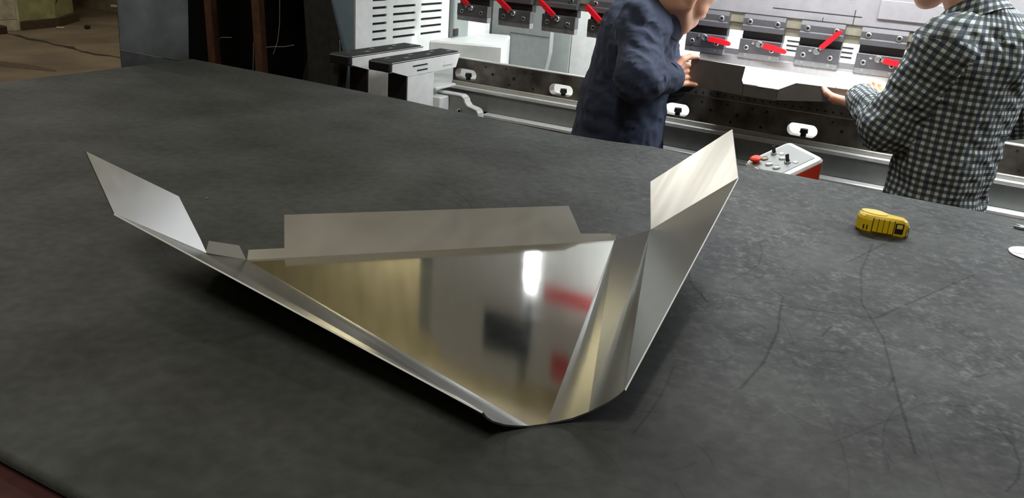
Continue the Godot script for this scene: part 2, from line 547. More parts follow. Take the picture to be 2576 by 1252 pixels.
func build_table() -> void:
	var t := thing("work_table", "large dark grey scratched work table filling the foreground", "table", V(-0.57, 0, -1.21))
	var o := -t.position
	var g := Geo.new()   # top sheet with a small rounded edge
	var r := 0.006
	var x0 := TX0 + o.x
	var x1 := TX1 + o.x
	var z0 := TZ0 + o.z
	var z1 := TZ1 + o.z
	var low := 0.990
	# outline of the sheet: its far edge is a little wavy
	var far := [[TX0, -2.055], [-1.9, -2.055], [-1.6, -2.047], [-1.4, -2.038], [-1.15, -2.013], [-0.9, -2.001], [-0.76, -2.012], [-0.65, -2.040], [-0.55, -2.028], [-0.42, -2.016], [-0.28, -2.022], [-0.08, -2.016], [0.2, -2.008], [TX1, -2.008]]
	var ring := []
	for p in far:
		ring.append(Vector2(p[0] + o.x, p[1] + o.z))
	ring.append(Vector2(x1, z1))
	ring.append(Vector2(x0, z1))
	var cnt := ring.size()
	var inset := func(i: int, d: float) -> Vector2:
		var p: Vector2 = ring[i]
		return Vector2(p.x + (d if i == 0 or i == cnt - 1 else (-d if i == cnt - 2 or i == cnt - 3 else 0.0)), p.y + (d if i < cnt - 2 else -d))
	for i in far.size() - 1:
		var p: Vector2 = inset.call(i, r)
		var q: Vector2 = inset.call(i + 1, r)
		g.quad(V(p.x, 1, p.y), V(q.x, 1, q.y), V(q.x, 1, z1 - r), V(p.x, 1, z1 - r), Vector3.UP)
		g.quad(V(ring[i].x, low, ring[i].y), V(ring[i + 1].x, low, ring[i + 1].y), V(ring[i + 1].x, low, z1), V(ring[i].x, low, z1), Vector3.DOWN)
	for i in cnt:
		var j := (i + 1) % cnt
		var mid := V((ring[i].x + ring[j].x) * 0.5, 0, (ring[i].y + ring[j].y) * 0.5)
		var out := V(0, 0, -1) if i < far.size() - 1 else V(signf(mid.x), 0, 0) if i != cnt - 2 else V(0, 0, 1)
		var la: Vector2 = inset.call(i, r)
		var lb: Vector2 = inset.call(j, r)
		var ly := 1.0
		for k in 4:
			var an := PI / 2 * (k + 1) / 4.0
			var na: Vector2 = inset.call(i, r * (1.0 - sin(an)))
			var nb: Vector2 = inset.call(j, r * (1.0 - sin(an)))
			var ny := 1.0 - r * (1.0 - cos(an))
			g.quad(V(la.x, ly, la.y), V(lb.x, ly, lb.y), V(nb.x, ny, nb.y), V(na.x, ny, na.y), out + Vector3.UP * 0.4)
			la = na
			lb = nb
			ly = ny
		g.quad(V(la.x, ly, la.y), V(lb.x, ly, lb.y), V(lb.x, low, lb.y), V(la.x, low, la.y), out)
	for i in g.v.size():
		g.t[i] = Vector2((g.v[i].x - x0) / (x1 - x0), (g.v[i].z - z0) / (z1 - z0))
	put("table_top", g, table_material(), t)
	g = Geo.new()   # welded frame, its near rail stands out past the top
	g.span(V(x0 + 0.05, 0.87, z0 + 0.04), V(x1 - 0.05, 0.989, z0 + 0.12), 0.004)
	g.span(V(x0 + 0.02, 0.86, z1 - 0.10), V(x1 - 0.02, 0.980, z1 + 0.10), 0.004)
	g.span(V(x0 + 0.05, 0.87, z0 + 0.12), V(x0 + 0.13, 0.989, z1 - 0.10), 0.004)
	g.span(V(x1 - 0.13, 0.87, z0 + 0.12), V(x1 - 0.05, 0.989, z1 - 0.10), 0.004)
	put("frame", g, M.red_oxide, t)
	for x in [x0 + 0.09, x1 - 0.09]:
		for z in [z0 + 0.08, z1 - 0.06]:
			g = Geo.new()
			g.span(V(x - 0.035, 0.0, z - 0.035), V(x + 0.035, 0.872, z + 0.035), 0.004)
			put("leg", g, M.red_oxide, t)

# ---------------------------------------------------------------- the bent piece
const TH := 0.0020
func sheet(g: Geo, tris: Array) -> void:   # tris: [[p,q,r],[n,n,n]]; inner face and outer face TH apart along the normals
	for k in tris:
		var p: Array = k[0]
		var m: Array = k[1]
		g.smooth(p, m)
		g.smooth([p[0] - m[0] * TH, p[1] - m[1] * TH, p[2] - m[2] * TH], [-m[0], -m[1], -m[2]])

func rim(g: Geo, line: Array, nn: Array, hint: Vector3) -> void:
	for i in line.size() - 1:
		g.quad(line[i], line[i + 1], line[i + 1] - nn[i + 1] * TH, line[i] - nn[i] * TH, hint)

func flat_part(g: Geo, poly: Array, up: Vector3) -> void:   # a flat sheet-metal polygon (world points) with thickness
	var nn := Vector3.ZERO
	for i in poly.size():
		nn += (poly[i] as Vector3).cross(poly[(i + 1) % poly.size()])
	nn = nn.normalized()
	if nn.dot(up) < 0:
		nn = -nn
	var ux: Vector3 = (poly[1] - poly[0]).normalized()
	var uy := nn.cross(ux)
	var p2 := PackedVector2Array()
	for p in poly:
		p2.append(Vector2((p - poly[0]).dot(ux), (p - poly[0]).dot(uy)))
	g.extr(p2, Transform3D(Basis(ux, uy, nn), poly[0]), -TH)

func build_workpiece() -> void:
	var at := V(-0.55, 1.0, -1.0)
	var t := thing("bent_sheet_piece", "bent shiny stainless transition piece lying in the middle of the dark table", "sheet metal", at)
	var lift := V(0, TH + 0.0004, 0)
	var W := func(x: float, y: float, z: float) -> Vector3: return V(x, maxf(y, 1.0), z) + lift - at
	var A1: Vector3 = W.call(-0.8800, 1.0, -0.8581)
	var B1: Vector3 = W.call(-0.4609, 1.0, -1.3055)
	var A2: Vector3 = W.call(-0.9116, 1.0180, -0.8084)
	var L: Vector3 = W.call(-0.9502, 1.1019, -0.6934)
	var B2: Vector3 = W.call(-0.4106, 1.0216, -1.3415)
	var R: Vector3 = W.call(-0.2838, 1.1339, -1.3785)
	var arc := [[-0.3422, 1.0408, -0.6408], [-0.3424, 1.0295, -0.6505], [-0.3406, 1.0199, -0.6610], [-0.3344, 1.0092, -0.6770], [-0.3260, 1.0035, -0.6910], [-0.3183, 1.0, -0.7023], [-0.3043, 1.0, -0.7178], [-0.2961, 1.0012, -0.7253], [-0.2824, 1.0053, -0.7361], [-0.2679, 1.0140, -0.7439], [-0.2585, 1.0220, -0.7475], [-0.2490, 1.0302, -0.7499], [-0.2391, 1.0419, -0.7502], [-0.2325, 1.0518, -0.7486]]
	var P := []
	for a in arc:
		P.append(W.call(a[0], a[1], a[2]))
	# facets, in order from the left edge to the right edge: apexes on the square end, feet on the arc
	var fac := []
	fac.append([A2, L, P[0]])
	fac.append([A2, P[0], P[1]])
	fac.append([A2, P[1], P[2]])
	fac.append([A1, A2, P[2]])
	for i in range(2, 5):
		fac.append([A1, P[i], P[i + 1]])
	fac.append([A1, P[5], P[6]])
	fac.append([A1, P[6], B1])
	for i in range(6, 9):
		fac.append([B1, P[i], P[i + 1]])
	fac.append([B1, P[9], B2])
	for i in range(9, 13):
		fac.append([B2, P[i], P[i + 1]])
	fac.append([B2, P[13], R])
	var fn := []
	for f in fac:
		var m: Vector3 = (f[1] - f[0]).cross(f[2] - f[0]).normalized()
		fn.append(m if m.y > 0 or m.dot(V(0, 1, 0) + V(0.2, 0, 0.2)) > 0 else -m)
	# crease softness: neighbouring facets of a rolled corner share normals, the large flats stay flat
	var g := Geo.new()
	var tris := []
	var flatf := {0: true, 7: true, 8: true, 17: true}
	for k in fac.size():
		var nn := []
		for j in 3:
			var p: Vector3 = fac[k][j]
			var acc: Vector3 = fn[k]
			if not flatf.has(k):
				for q in fac.size():
					if q != k and absi(q - k) <= 1 and p in fac[q]:
						acc += fn[q]
			nn.append(acc.normalized())
		tris.append([fac[k], nn])
	# brushed grain runs along the long fold; the rolled corners are duller
	sheet(g, [tris[7], tris[8]])
	var ab := (B1 - A1).normalized()
	for i in g.v.size():
		g.t[i] = Vector2(g.v[i].dot(V(-ab.z, 0, ab.x)) + g.v[i].y, g.v[i].dot(ab))
	var arn := []
	for i in P.size():
		arn.append(fn[clampi(i + 1, 1, 16)])
	rim(g, [P[5], P[6]], [fn[7], fn[7]], V(0.6, 0, 0.6))
	M.brushed = M.steel.duplicate()
	M.brushed.anisotropy_enabled = true
	M.brushed.anisotropy = 0.5
	M.brushed.roughness = 0.085
	put("flat_face", g, M.brushed, t)
	g = Geo.new()
	sheet(g, tris.slice(0, 7))
	rim(g, P.slice(0, 6), arn.slice(0, 6), V(0.6, 0, 0.6))
	put("rolled_corner", g, M.rolled, t)
	g = Geo.new()
	sheet(g, tris.slice(9))
	rim(g, P.slice(6), arn.slice(6), V(0.6, 0, 0.6))
	put("rolled_corner", g, M.rolled, t)
	g = Geo.new()
	rim(g, [L, P[0]], [fn[0], fn[0]], V(-0.6, 0.2, 0.6))
	put("cut_edge", g, M.cut_edge, t)
	g = Geo.new()
	rim(g, [R, P[13]], [fn[17], fn[17]], V(0.8, 0.3, 0.2))
	put("cut_edge", g, M.cut_edge, t)
	var axis := V(0.0, 0.5145, 0.0) + (V(-ab.z, 0, ab.x) if V(-ab.z, 0, ab.x).dot(P[5] - A1) < 0 else V(ab.z, 0, -ab.x)) * 0.8575
	# front collar flange with its tall middle tab
	g = Geo.new()
	var s0 := A1 + axis * 0.019 + ab * 0.003
	var s1 := A1 + axis * 0.019 + ab * 0.056
	var tl := A1 + axis * 0.086 + ab * 0.061
	var tr := B1 + axis * 0.083 - ab * 0.062
	var s2 := B1 + axis * 0.019 - ab * 0.058
	var s3 := B1 + axis * 0.016 - ab * 0.001
	flat_part(g, [A1, s0, s1, tl, tr, s2, s3, B1], Vector3.UP)
	put("collar_tab", g, M.satin, t)
	g = Geo.new()
	flat_part(g, [A2 + axis * 0.001, A2 + axis * 0.0235 + ab * 0.005, A1 + axis * 0.025 - ab * 0.011, A1 + axis * 0.001], Vector3.UP)
	put("corner_tab", g, M.satin, t)
	g = Geo.new()
	flat_part(g, [L, L + axis * 0.116 - ab * 0.040, A2 + axis * 0.113 - ab * 0.036, A2 + axis * 0.028 - ab * 0.007, A2], Vector3.UP)
	put("side_flange", g, M.smudged, t)
	g = Geo.new()
	flat_part(g, [R, R + axis * 0.114 + ab * 0.039, B2 + axis * 0.111 + ab * 0.042, B2], Vector3.UP)
	put("side_flange", g, M.smudged, t)
	g = Geo.new()
	flat_part(g, [B1, B1 + axis * 0.013, B1 + axis * 0.013 + ab * 0.006, B1 + ab * 0.004], Vector3.UP)
	put("corner_tab", g, M.satin, t)

# ---------------------------------------------------------------- press brake
const BZ := -3.05   # face of the lower rail
const CZ := -3.12   # face of the tool clamps

func obround(cx: float, cy: float, hw: float, hh: float, from: float, to: float, seg := 8) -> PackedVector2Array:
	var o := PackedVector2Array()
	for i in seg + 1:
		var a := lerpf(from, to, float(i) / seg)
		o.append(Vector2(cx + cos(a) * hh + signf(cos(a)) * (hw - hh) * (0.0 if absf(cos(a)) < 1e-4 else 1.0), cy + sin(a) * hh))
	return o

func build_press_brake() -> void:
	var t := thing("press_brake", "long light grey press brake with red clamp levers behind the table", "machine", V(-0.1, 0, -3.3))
	var o := -t.position
	var xl := -2.14
	var xr := 2.2
	var g := Geo.new()
	g.span(o + V(xl, 0.0, -3.35), o + V(xr, 0.752, -3.03), 0.003)
	put("bed_base", g, M.dark_paint, t)
	g = Geo.new()
	g.span(o + V(-1.70, 0.752, -3.34), o + V(xr, 0.767, -2.992), 0.003)
	put("lower_ledge", g, M.ground_steel, t)
	g = Geo.new()
	g.span(o + V(xl, 0.767, -3.34), o + V(xr, 0.846, -3.038), 0.002)
	put("bed_panel", g, M.bed_paint, t)
	g = Geo.new()
	g.span(o + V(-1.90, 0.846, -3.34), o + V(xr, 0.860, -3.020), 0.002)
	put("upper_ledge", g, M.ground_steel, t)
	g = Geo.new()
	g.span(o + V(-1.885, 0.860, -3.34), o + V(xr, 0.876, -3.042), 0.002)
	put("guide_ledge", g, M.ledge_steel, t)
	for i in 30:
		g = Geo.new()
		g.cyl(o + V(-1.62 + i * 0.094, 0.738, -3.034), o + V(-1.62 + i * 0.094, 0.738, -3.020), 0.014, 0.014, 14)
		put("dark_disc", g, M.black, t)
	# lower rail with rounded handle slots
	g = Geo.new()
	var slots := [-1.822, -1.377, -0.90, -0.437, 0.03, 0.49, 0.95, 1.41, 1.87]
	var y0 := 0.876
	var y1 := 0.968
	var cy := 0.907
	var hw := 0.052
	var hh := 0.0225
	var prev := -1.885
	var xf := Transform3D(Basis.IDENTITY, o + V(0, 0, BZ - 0.045))
	for sx in slots:
		var a: float = sx - hw - 0.004
		var b: float = sx + hw + 0.004
		g.extr(PackedVector2Array([Vector2(prev, y0), Vector2(a, y0), Vector2(a, y1), Vector2(prev, y1)]), xf, 0.045)
		var up := obround(sx, cy, hw, hh, PI, 0.0, 14)
		up.append(Vector2(b, cy)); up.append(Vector2(b, y1)); up.append(Vector2(a, y1)); up.append(Vector2(a, cy))
		g.extr(up, xf, 0.045)
		var dn := obround(sx, cy, hw, hh, PI, TAU, 14)
		dn.append(Vector2(b, cy)); dn.append(Vector2(b, y0)); dn.append(Vector2(a, y0)); dn.append(Vector2(a, cy))
		g.extr(dn, xf, 0.045)
		prev = b
	g.extr(PackedVector2Array([Vector2(prev, y0), Vector2(xr, y0), Vector2(xr, y1), Vector2(prev, y1)]), xf, 0.045)
	var rail := put("lower_rail", g, M.rail_steel, t)
	g = Geo.new()
	g.span(o + V(-1.885, 0.968, BZ - 0.03), o + V(xr, 0.9725, BZ - 0.004), 0.001)
	put("rail_cap", g, M.ground_steel, rail)
	for sx in slots:
		g = Geo.new()
		g.cyl(o + V(sx + 0.005, 0.872, BZ - 0.015), o + V(sx + 0.005, 0.900, BZ - 0.015), 0.010, 0.010, 14)
		g.cyl(o + V(sx + 0.005, 0.896, BZ - 0.015), o + V(sx + 0.005, 0.911, BZ - 0.015), 0.015, 0.013, 14)
		put("knob", g, M.black, rail)
		for q in [[-0.13, 0.951, .005], [0.095, 0.951, .004], [0.13, 0.925, .006], [0.19, 0.955, .004], [0.23, 0.921, .007], [0.28, 0.955, .004], [0.32, 0.893, .005], [0.21, 0.893, .005]]:
			if sx + q[0] > -1.87:
				g = Geo.new()
				g.cyl(o + V(sx + q[0], q[1], BZ - 0.004), o + V(sx + q[0], q[1], BZ + 0.0006), q[2], q[2], 10)
				put("dark_disc", g, M.hole, rail)  # black disc standing for the dark inside a hole
	# die under the sheet, with its row of small holes
	g = Geo.new()
	g.extr(PackedVector2Array([Vector2(-3.05, 0.9725), Vector2(-3.115, 0.9725), Vector2(-3.115, 1.06), Vector2(-3.100, 1.082), Vector2(-3.088, 1.066), Vector2(-3.076, 1.082), Vector2(-3.06, 1.06)]), Transform3D(Basis(V(0, 0, 1), V(0, 1, 0), V(-1, 0, 0)), o + V(-0.16, 0, 0)), 0.76)
	var die := put("die", g, M.rail_steel, t)
	for i in 26:
		g = Geo.new()
		g.cyl(o + V(-0.86 + i * 0.027, 0.985, -3.056), o + V(-0.86 + i * 0.027, 0.985, -3.0492), 0.0035, 0.0035, 8)
		put("dark_disc", g, M.hole, die)  # black dot for the dark of each small hole
	# ram
	g = Geo.new()
	g.span(o + V(-1.47, 1.27, -3.26), o + V(xr, 1.50, -3.145), 0.003)
	g.span(o + V(-1.95, 1.27, -3.26), o + V(-1.47, 1.46, -3.15), 0.003)
	var ram := put("ram", g, M.ram_paint, t)
	g = Geo.new()
	g.span(o + V(-0.282, 1.30, -3.150), o + V(xr, 1.362, -3.140), 0.0015)
	put("ram_plate", g, M.ram_paint, ram)
	g = Geo.new()
	g.span(o + V(-1.47, 1.503, -3.26), o + V(xr, 2.5, -3.143), 0.004)
	put("ram_upper_bright", g, M.white_paint, ram)  # upper ram painted whiter to imitate stronger light on it
	for q in [[-0.63, 1.298, -0.33, 1.3005], [-0.356, 1.236, -0.3535, 1.32], [-0.456, 1.27, -0.454, 1.285]]:
		g = Geo.new()
		g.span(o + V(q[0], maxf(q[1], 1.271), -3.147), o + V(q[2], q[3], -3.1443), 0.0)
		put("scored_line", g, M.dark_paint, ram)
	g = Geo.new()
	g.span(o + V(-1.41, 1.985, -3.15), o + V(-1.0, 2.06, -3.139), 0.002)
	put("red_stripe", g, M.red, ram)
	g = Geo.new()
	g.span(o + V(-1.34, 2.31, -3.15), o + V(-1.25, 2.44, -3.135), 0.004)
	put("red_plate", g, M.red, ram)
	g = Geo.new()
	g.span(o + V(-1.485, 1.47, -3.14), o + V(-1.415, 2.02, -3.10), 0.003)
	put("unseen_post", g, M.white_paint, ram)  # unseen post, white to give the upright bright strip in the reflection
	# rail the clamps hang on, and the punch
	g = Geo.new()
	g.span(o + V(-1.95, 1.236, -3.24), o + V(xr, 1.27, -3.150), 0.002)
	g.span(o + V(-1.95, 1.208, -3.24), o + V(xr, 1.2355, -3.158), 0.002)
	put("clamp_rail", g, M.khaki_steel, t)
	g = Geo.new()
	g.extr(PackedVector2Array([Vector2(-3.135, 1.144), Vector2(-3.155, 1.144), Vector2(-3.155, 1.112), Vector2(-3.118, 1.092), Vector2(-3.110, 1.092), Vector2(-3.122, 1.118), Vector2(-3.135, 1.124)]), Transform3D(Basis(V(0, 0, 1), V(0, 1, 0), V(-1, 0, 0)), o + V(1.2, 0, 0)), 2.06)
	put("punch", g, M.jaw_steel, t)
	for i in 13:
		tool_clamp(t, o + V(-1.919 + i * 0.2, 0, CZ), 143.0 if i < 4 else (47.0 if i == 7 else -7.0), i)
	# upright side housing with the slotted guard
	g = Geo.new()
	g.span(o + V(-2.41, 0.0, -3.9), o + V(-2.16, 1.72, -2.765), 0.02)
	var house := put("side_housing", g, M.blue_grey, t)
	g = Geo.new()   # guard built as a lattice of strips, leaving the slots open
	var cols := [[-2.933, -2.837], [-3.143, -2.979], [-3.355, -3.188]]
	var rows := []
	for i in 20:
		rows.append([1.0205 + i * 0.0315, 1.0305 + i * 0.0315])
	var zed := [-3.42, -3.355, -3.188, -3.143, -2.979, -2.933, -2.837, -2.7275]
	var xa := -2.158
	var xb := -2.15
	for i in range(0, 8, 2):
		g.span(o + V(xa, 0.76, zed[i]), o + V(xb, 1.70, zed[i + 1]), 0.0)
	for cz in cols:
		var yb := 0.76
		for r in rows:
			g.span(o + V(xa, yb, cz[0]), o + V(xb, r[0], cz[1]), 0.0)
			yb = r[1]
		g.span(o + V(xa, yb, cz[0]), o + V(xb, 1.70, cz[1]), 0.0)
	put("slotted_guard", g, M.white_paint, t)
	g = Geo.new()
	g.span(o + V(-2.1598, 1.0, -3.40), o + V(-2.1585, 1.66, -2.80), 0.0)
	put("slot_shade", g, M.hole, t)  # black sheet painting the shade seen through the guard slots
	g = Geo.new()
	g.span(o + V(-2.2, 0.98, -3.56), o + V(-2.125, 1.72, -3.425), 0.004)
	put("guard_post", g, M.post_grey, t)
	g = Geo.new()
	g.span(o + V(-2.13, 1.0, -3.46), o + V(-2.118, 1.035, -3.425), 0.002)
	put("latch", g, M.dark_paint, t)
	g = Geo.new()
	g.span(o + V(-2.159, 0.5, -3.89), o + V(-2.145, 1.6, -3.565), 0.001)
	put("inner_panel", g, M.white_paint, t)
	# upper front cover beside the ram, rounded at the outer top corner
	var cover := PackedVector2Array([Vector2(-1.49, 1.47), Vector2(-1.49, 2.52), Vector2(-1.70, 2.52)])
	for i in 7:
		var a := PI / 2 * i / 6.0
		cover.append(Vector2(-1.80 - sin(a) * 0.18, 2.34 + cos(a) * 0.18))
	cover.append(Vector2(-1.98, 1.47))
	g = Geo.new()
	g.extr(cover, Transform3D(Basis.IDENTITY, o + V(0, 0, -3.25)), 0.15)
	var cov := put("front_cover", g, M.white_paint, t)
	g = Geo.new()
	g.box(o + V(-1.56, 2.27, -3.095), V(0.24, 0.19, 0.02), 0.008)
	put("dark_sign", g, M.navy_sign, cov)
	# inside: throat plate, gauge housing, back panels
	g = Geo.new()
	g.extr(PackedVector2Array([Vector2(-2.13, 0.6), Vector2(-1.825, 0.6), Vector2(-1.825, 0.80), Vector2(-1.812, 0.86), Vector2(-1.80, 0.93), Vector2(-1.80, 1.6), Vector2(-2.13, 1.6)]), Transform3D(Basis.IDENTITY, o + V(0, 0, -3.84)), 0.04)
	put("throat_plate", g, M.bed_paint, t)
	g = Geo.new()
	g.span(o + V(-2.02, 1.005, -3.802), o + V(-1.805, 1.007, -3.798), 0.0)
	put("throat_seam", g, M.hole, t)
	g = Geo.new()
	g.span(o + V(-1.86, 0.5, -3.96), o + V(-1.745, 2.0, -3.93), 0.002)
	put("back_panel", g, M.grey_paint, t)
	g = Geo.new()
	g.span(o + V(-1.742, 0.5, -3.955), o + V(0.3, 2.0, -3.93), 0.002)
	put("back_panel", g, M.white_paint, t)
	g = Geo.new()
	g.span(o + V(0.303, 0.5, -3.955), o + V(2.3, 2.0, -3.93), 0.002)
	put("back_panel", g, M.white_paint, t)
	for k in 10:   # cooling slots of the rear cover, seen between the clamps
		for j in 3:
			g = Geo.new()
			g.span(o + V(-1.10 + k * 0.2, 1.075 + j * 0.02, -3.932), o + V(-1.02 + k * 0.2, 1.081 + j * 0.02, -3.9285), 0.0)
			put("slot", g, M.hole, t)
	g = Geo.new()   # white housing at the left end of the gauge
	var fr := Transform3D(Basis(Vector3.UP, deg_to_rad(24.0)), o + V(-1.842, 0, -3.40))
	g.box(fr * V(-0.17, 0.84, -0.22), V(0.34, 0.305, 0.44), 0.008, fr.basis)
	put("gauge_housing", g, M.white_paint, t)
	# gauge beam towards the right end
	g = Geo.new()
	g.span(o + V(-0.12, 1.028, -3.40), o + V(xr, 1.06, -3.27), 0.003)
	put("gauge_beam", g, M.white_paint, t)
	g = Geo.new()
	g.span(o + V(-0.12, 1.006, -3.40), o + V(xr, 1.028, -3.30), 0.002)
	put("gauge_beam", g, M.bed_paint, t)
	g = Geo.new()
	g.span(o + V(-0.12, 0.86, -3.40), o + V(xr, 1.006, -3.29), 0.002)
	put("gauge_beam", g, M.grey_paint, t)
	g = Geo.new()
	g.span(o + V(-2.40, 0.0, -3.99), o + V(xr + 0.3, 0.5, -3.9), 0.004)
	put("rear_base", g, M.bed_paint, t)
	# right side frame, out of the picture
	g = Geo.new()
	g.span(o + V(xr, 0.0, -3.9), o + V(xr + 0.5, 2.5, -2.95), 0.02)
	put("side_housing", g, M.grey_paint, t)
	g = Geo.new()
	g.span(o + V(-2.16, 2.0, -3.96), o + V(xr, 2.5, -3.26), 0.004)
	put("top_cover", g, M.grey_paint, t)

func tool_clamp(press: Node3D, at: Vector3, lever_deg: float, idx: int) -> void:
	var c := node("tool_clamp", press, at)
	var px := Transform3D(Basis(V(0, 0, 1), V(0, 1, 0), V(-1, 0, 0)), V(0.146, 0, 0))   # profile (z, y) pushed along -x
	var g := Geo.new()
	g.extr(PackedVector2Array([Vector2(-0.03, 1.214), Vector2(0.006, 1.214), Vector2(0.006, 1.231), Vector2(0.0, 1.235), Vector2(0.0, 1.256), Vector2(-0.006, 1.2695), Vector2(-0.03, 1.2695)]), px, 0.146)
	put("upper_plate", g, M.clamp_steel, c)
	g = Geo.new()
	g.span(V(0.002, 1.18, -0.05), V(0.144, 1.216, -0.014), 0.001)
	put("dark_recess", g, M.black, c)  # black block giving the dark of the recess below the plate
	g = Geo.new()
	g.span(V(0, 1.138, -0.03), V(0.146, 1.1855, 0.006), 0.0015)
	put("clamp_block", g, M.clamp_steel, c)
	g = Geo.new()
	g.span(V(0, 1.1175, -0.03), V(0.146, 1.1385, 0.004), 0.0015)
	put("jaw", g, M.jaw_steel, c)
	for b in [[0.024, 1.2455, 0.0, 0.0095], [0.121, 1.2455, 0.0, 0.0095], [0.026, 1.156, 0.006, 0.0085], [0.117, 1.156, 0.006, 0.0085]]:
		g = Geo.new()
		g.lathe([Vector2(b[3], 0.0), Vector2(b[3], 0.003), Vector2(b[3] - 0.0015, 0.0042), Vector2(b[3] * 0.55, 0.0042), Vector2(b[3] * 0.5, 0.001), Vector2(0.0, 0.001)], V(b[0], b[1], b[2]), Vector3.BACK, 14)
		put("bolt", g, M.bolt, c)
		g = Geo.new()
		g.cyl(V(b[0], b[1], b[2]), V(b[0], b[1], b[2] + 0.0038), b[3] * 0.52, b[3] * 0.52, 6)
		put("bolt_socket", g, M.hole, c)
	for b in [[0.026, 1.130, 0.004], [0.115, 1.130, 0.004]]:
		g = Geo.new()
		g.lathe([Vector2(0.0048, 0.0), Vector2(0.0048, 0.0016), Vector2(0.003, 0.0016), Vector2(0.003, 0.0004), Vector2(0, 0.0004)], V(b[0], b[1], b[2]), Vector3.BACK, 10)
		put("set_screw", g, M.bolt, c)
	g = Geo.new()
	g.lathe([Vector2(0.006, 0.0), Vector2(0.006, 0.004), Vector2(0, 0.005)], V(0.047, 1.1755, 0.006), Vector3.BACK, 12)
	put("stop_pin", g, M.bolt, c)
	g = Geo.new()
	g.lathe([Vector2(0.0115, 0.0), Vector2(0.0115, 0.012), Vector2(0.010, 0.014), Vector2(0.006, 0.014), Vector2(0.005, 0.011), Vector2(0, 0.011)], V(0.071, 1.1735, 0.006), Vector3.BACK, 18)
	put("pivot_pin", g, M.bolt, c)
	# lever: steel root, red grip that widens and ends round
	var jit := float((idx * 5) % 3 - 1) * 2.0
	var xf := Transform3D(Basis(Vector3.BACK, deg_to_rad(lever_deg + jit)), V(0.071, 1.1735, 0.008))
	g = Geo.new()
	g.extr(PackedVector2Array([Vector2(0.006, -0.006), Vector2(0.030, -0.007), Vector2(0.030, 0.007), Vector2(0.006, 0.006)]), xf, 0.012)
	put("lever_root", g, M.bolt, c)
	g = Geo.new()
	var poly := PackedVector2Array([Vector2(0.018, -0.0085), Vector2(0.055, -0.0085), Vector2(0.090, -0.0075)])
	for i in 6:
		var a := -PI / 2 + PI * (i + 0.5) / 6.0
		poly.append(Vector2(0.094 + cos(a) * 0.0075, sin(a) * 0.0075))
	poly.append(Vector2(0.090, 0.0085)); poly.append(Vector2(0.055, 0.0095)); poly.append(Vector2(0.018, 0.0085))
	g.extr(poly, xf * Transform3D(Basis.IDENTITY, V(0, 0, 0.001)), 0.017)
	put("lever_grip", g, M.red, c)

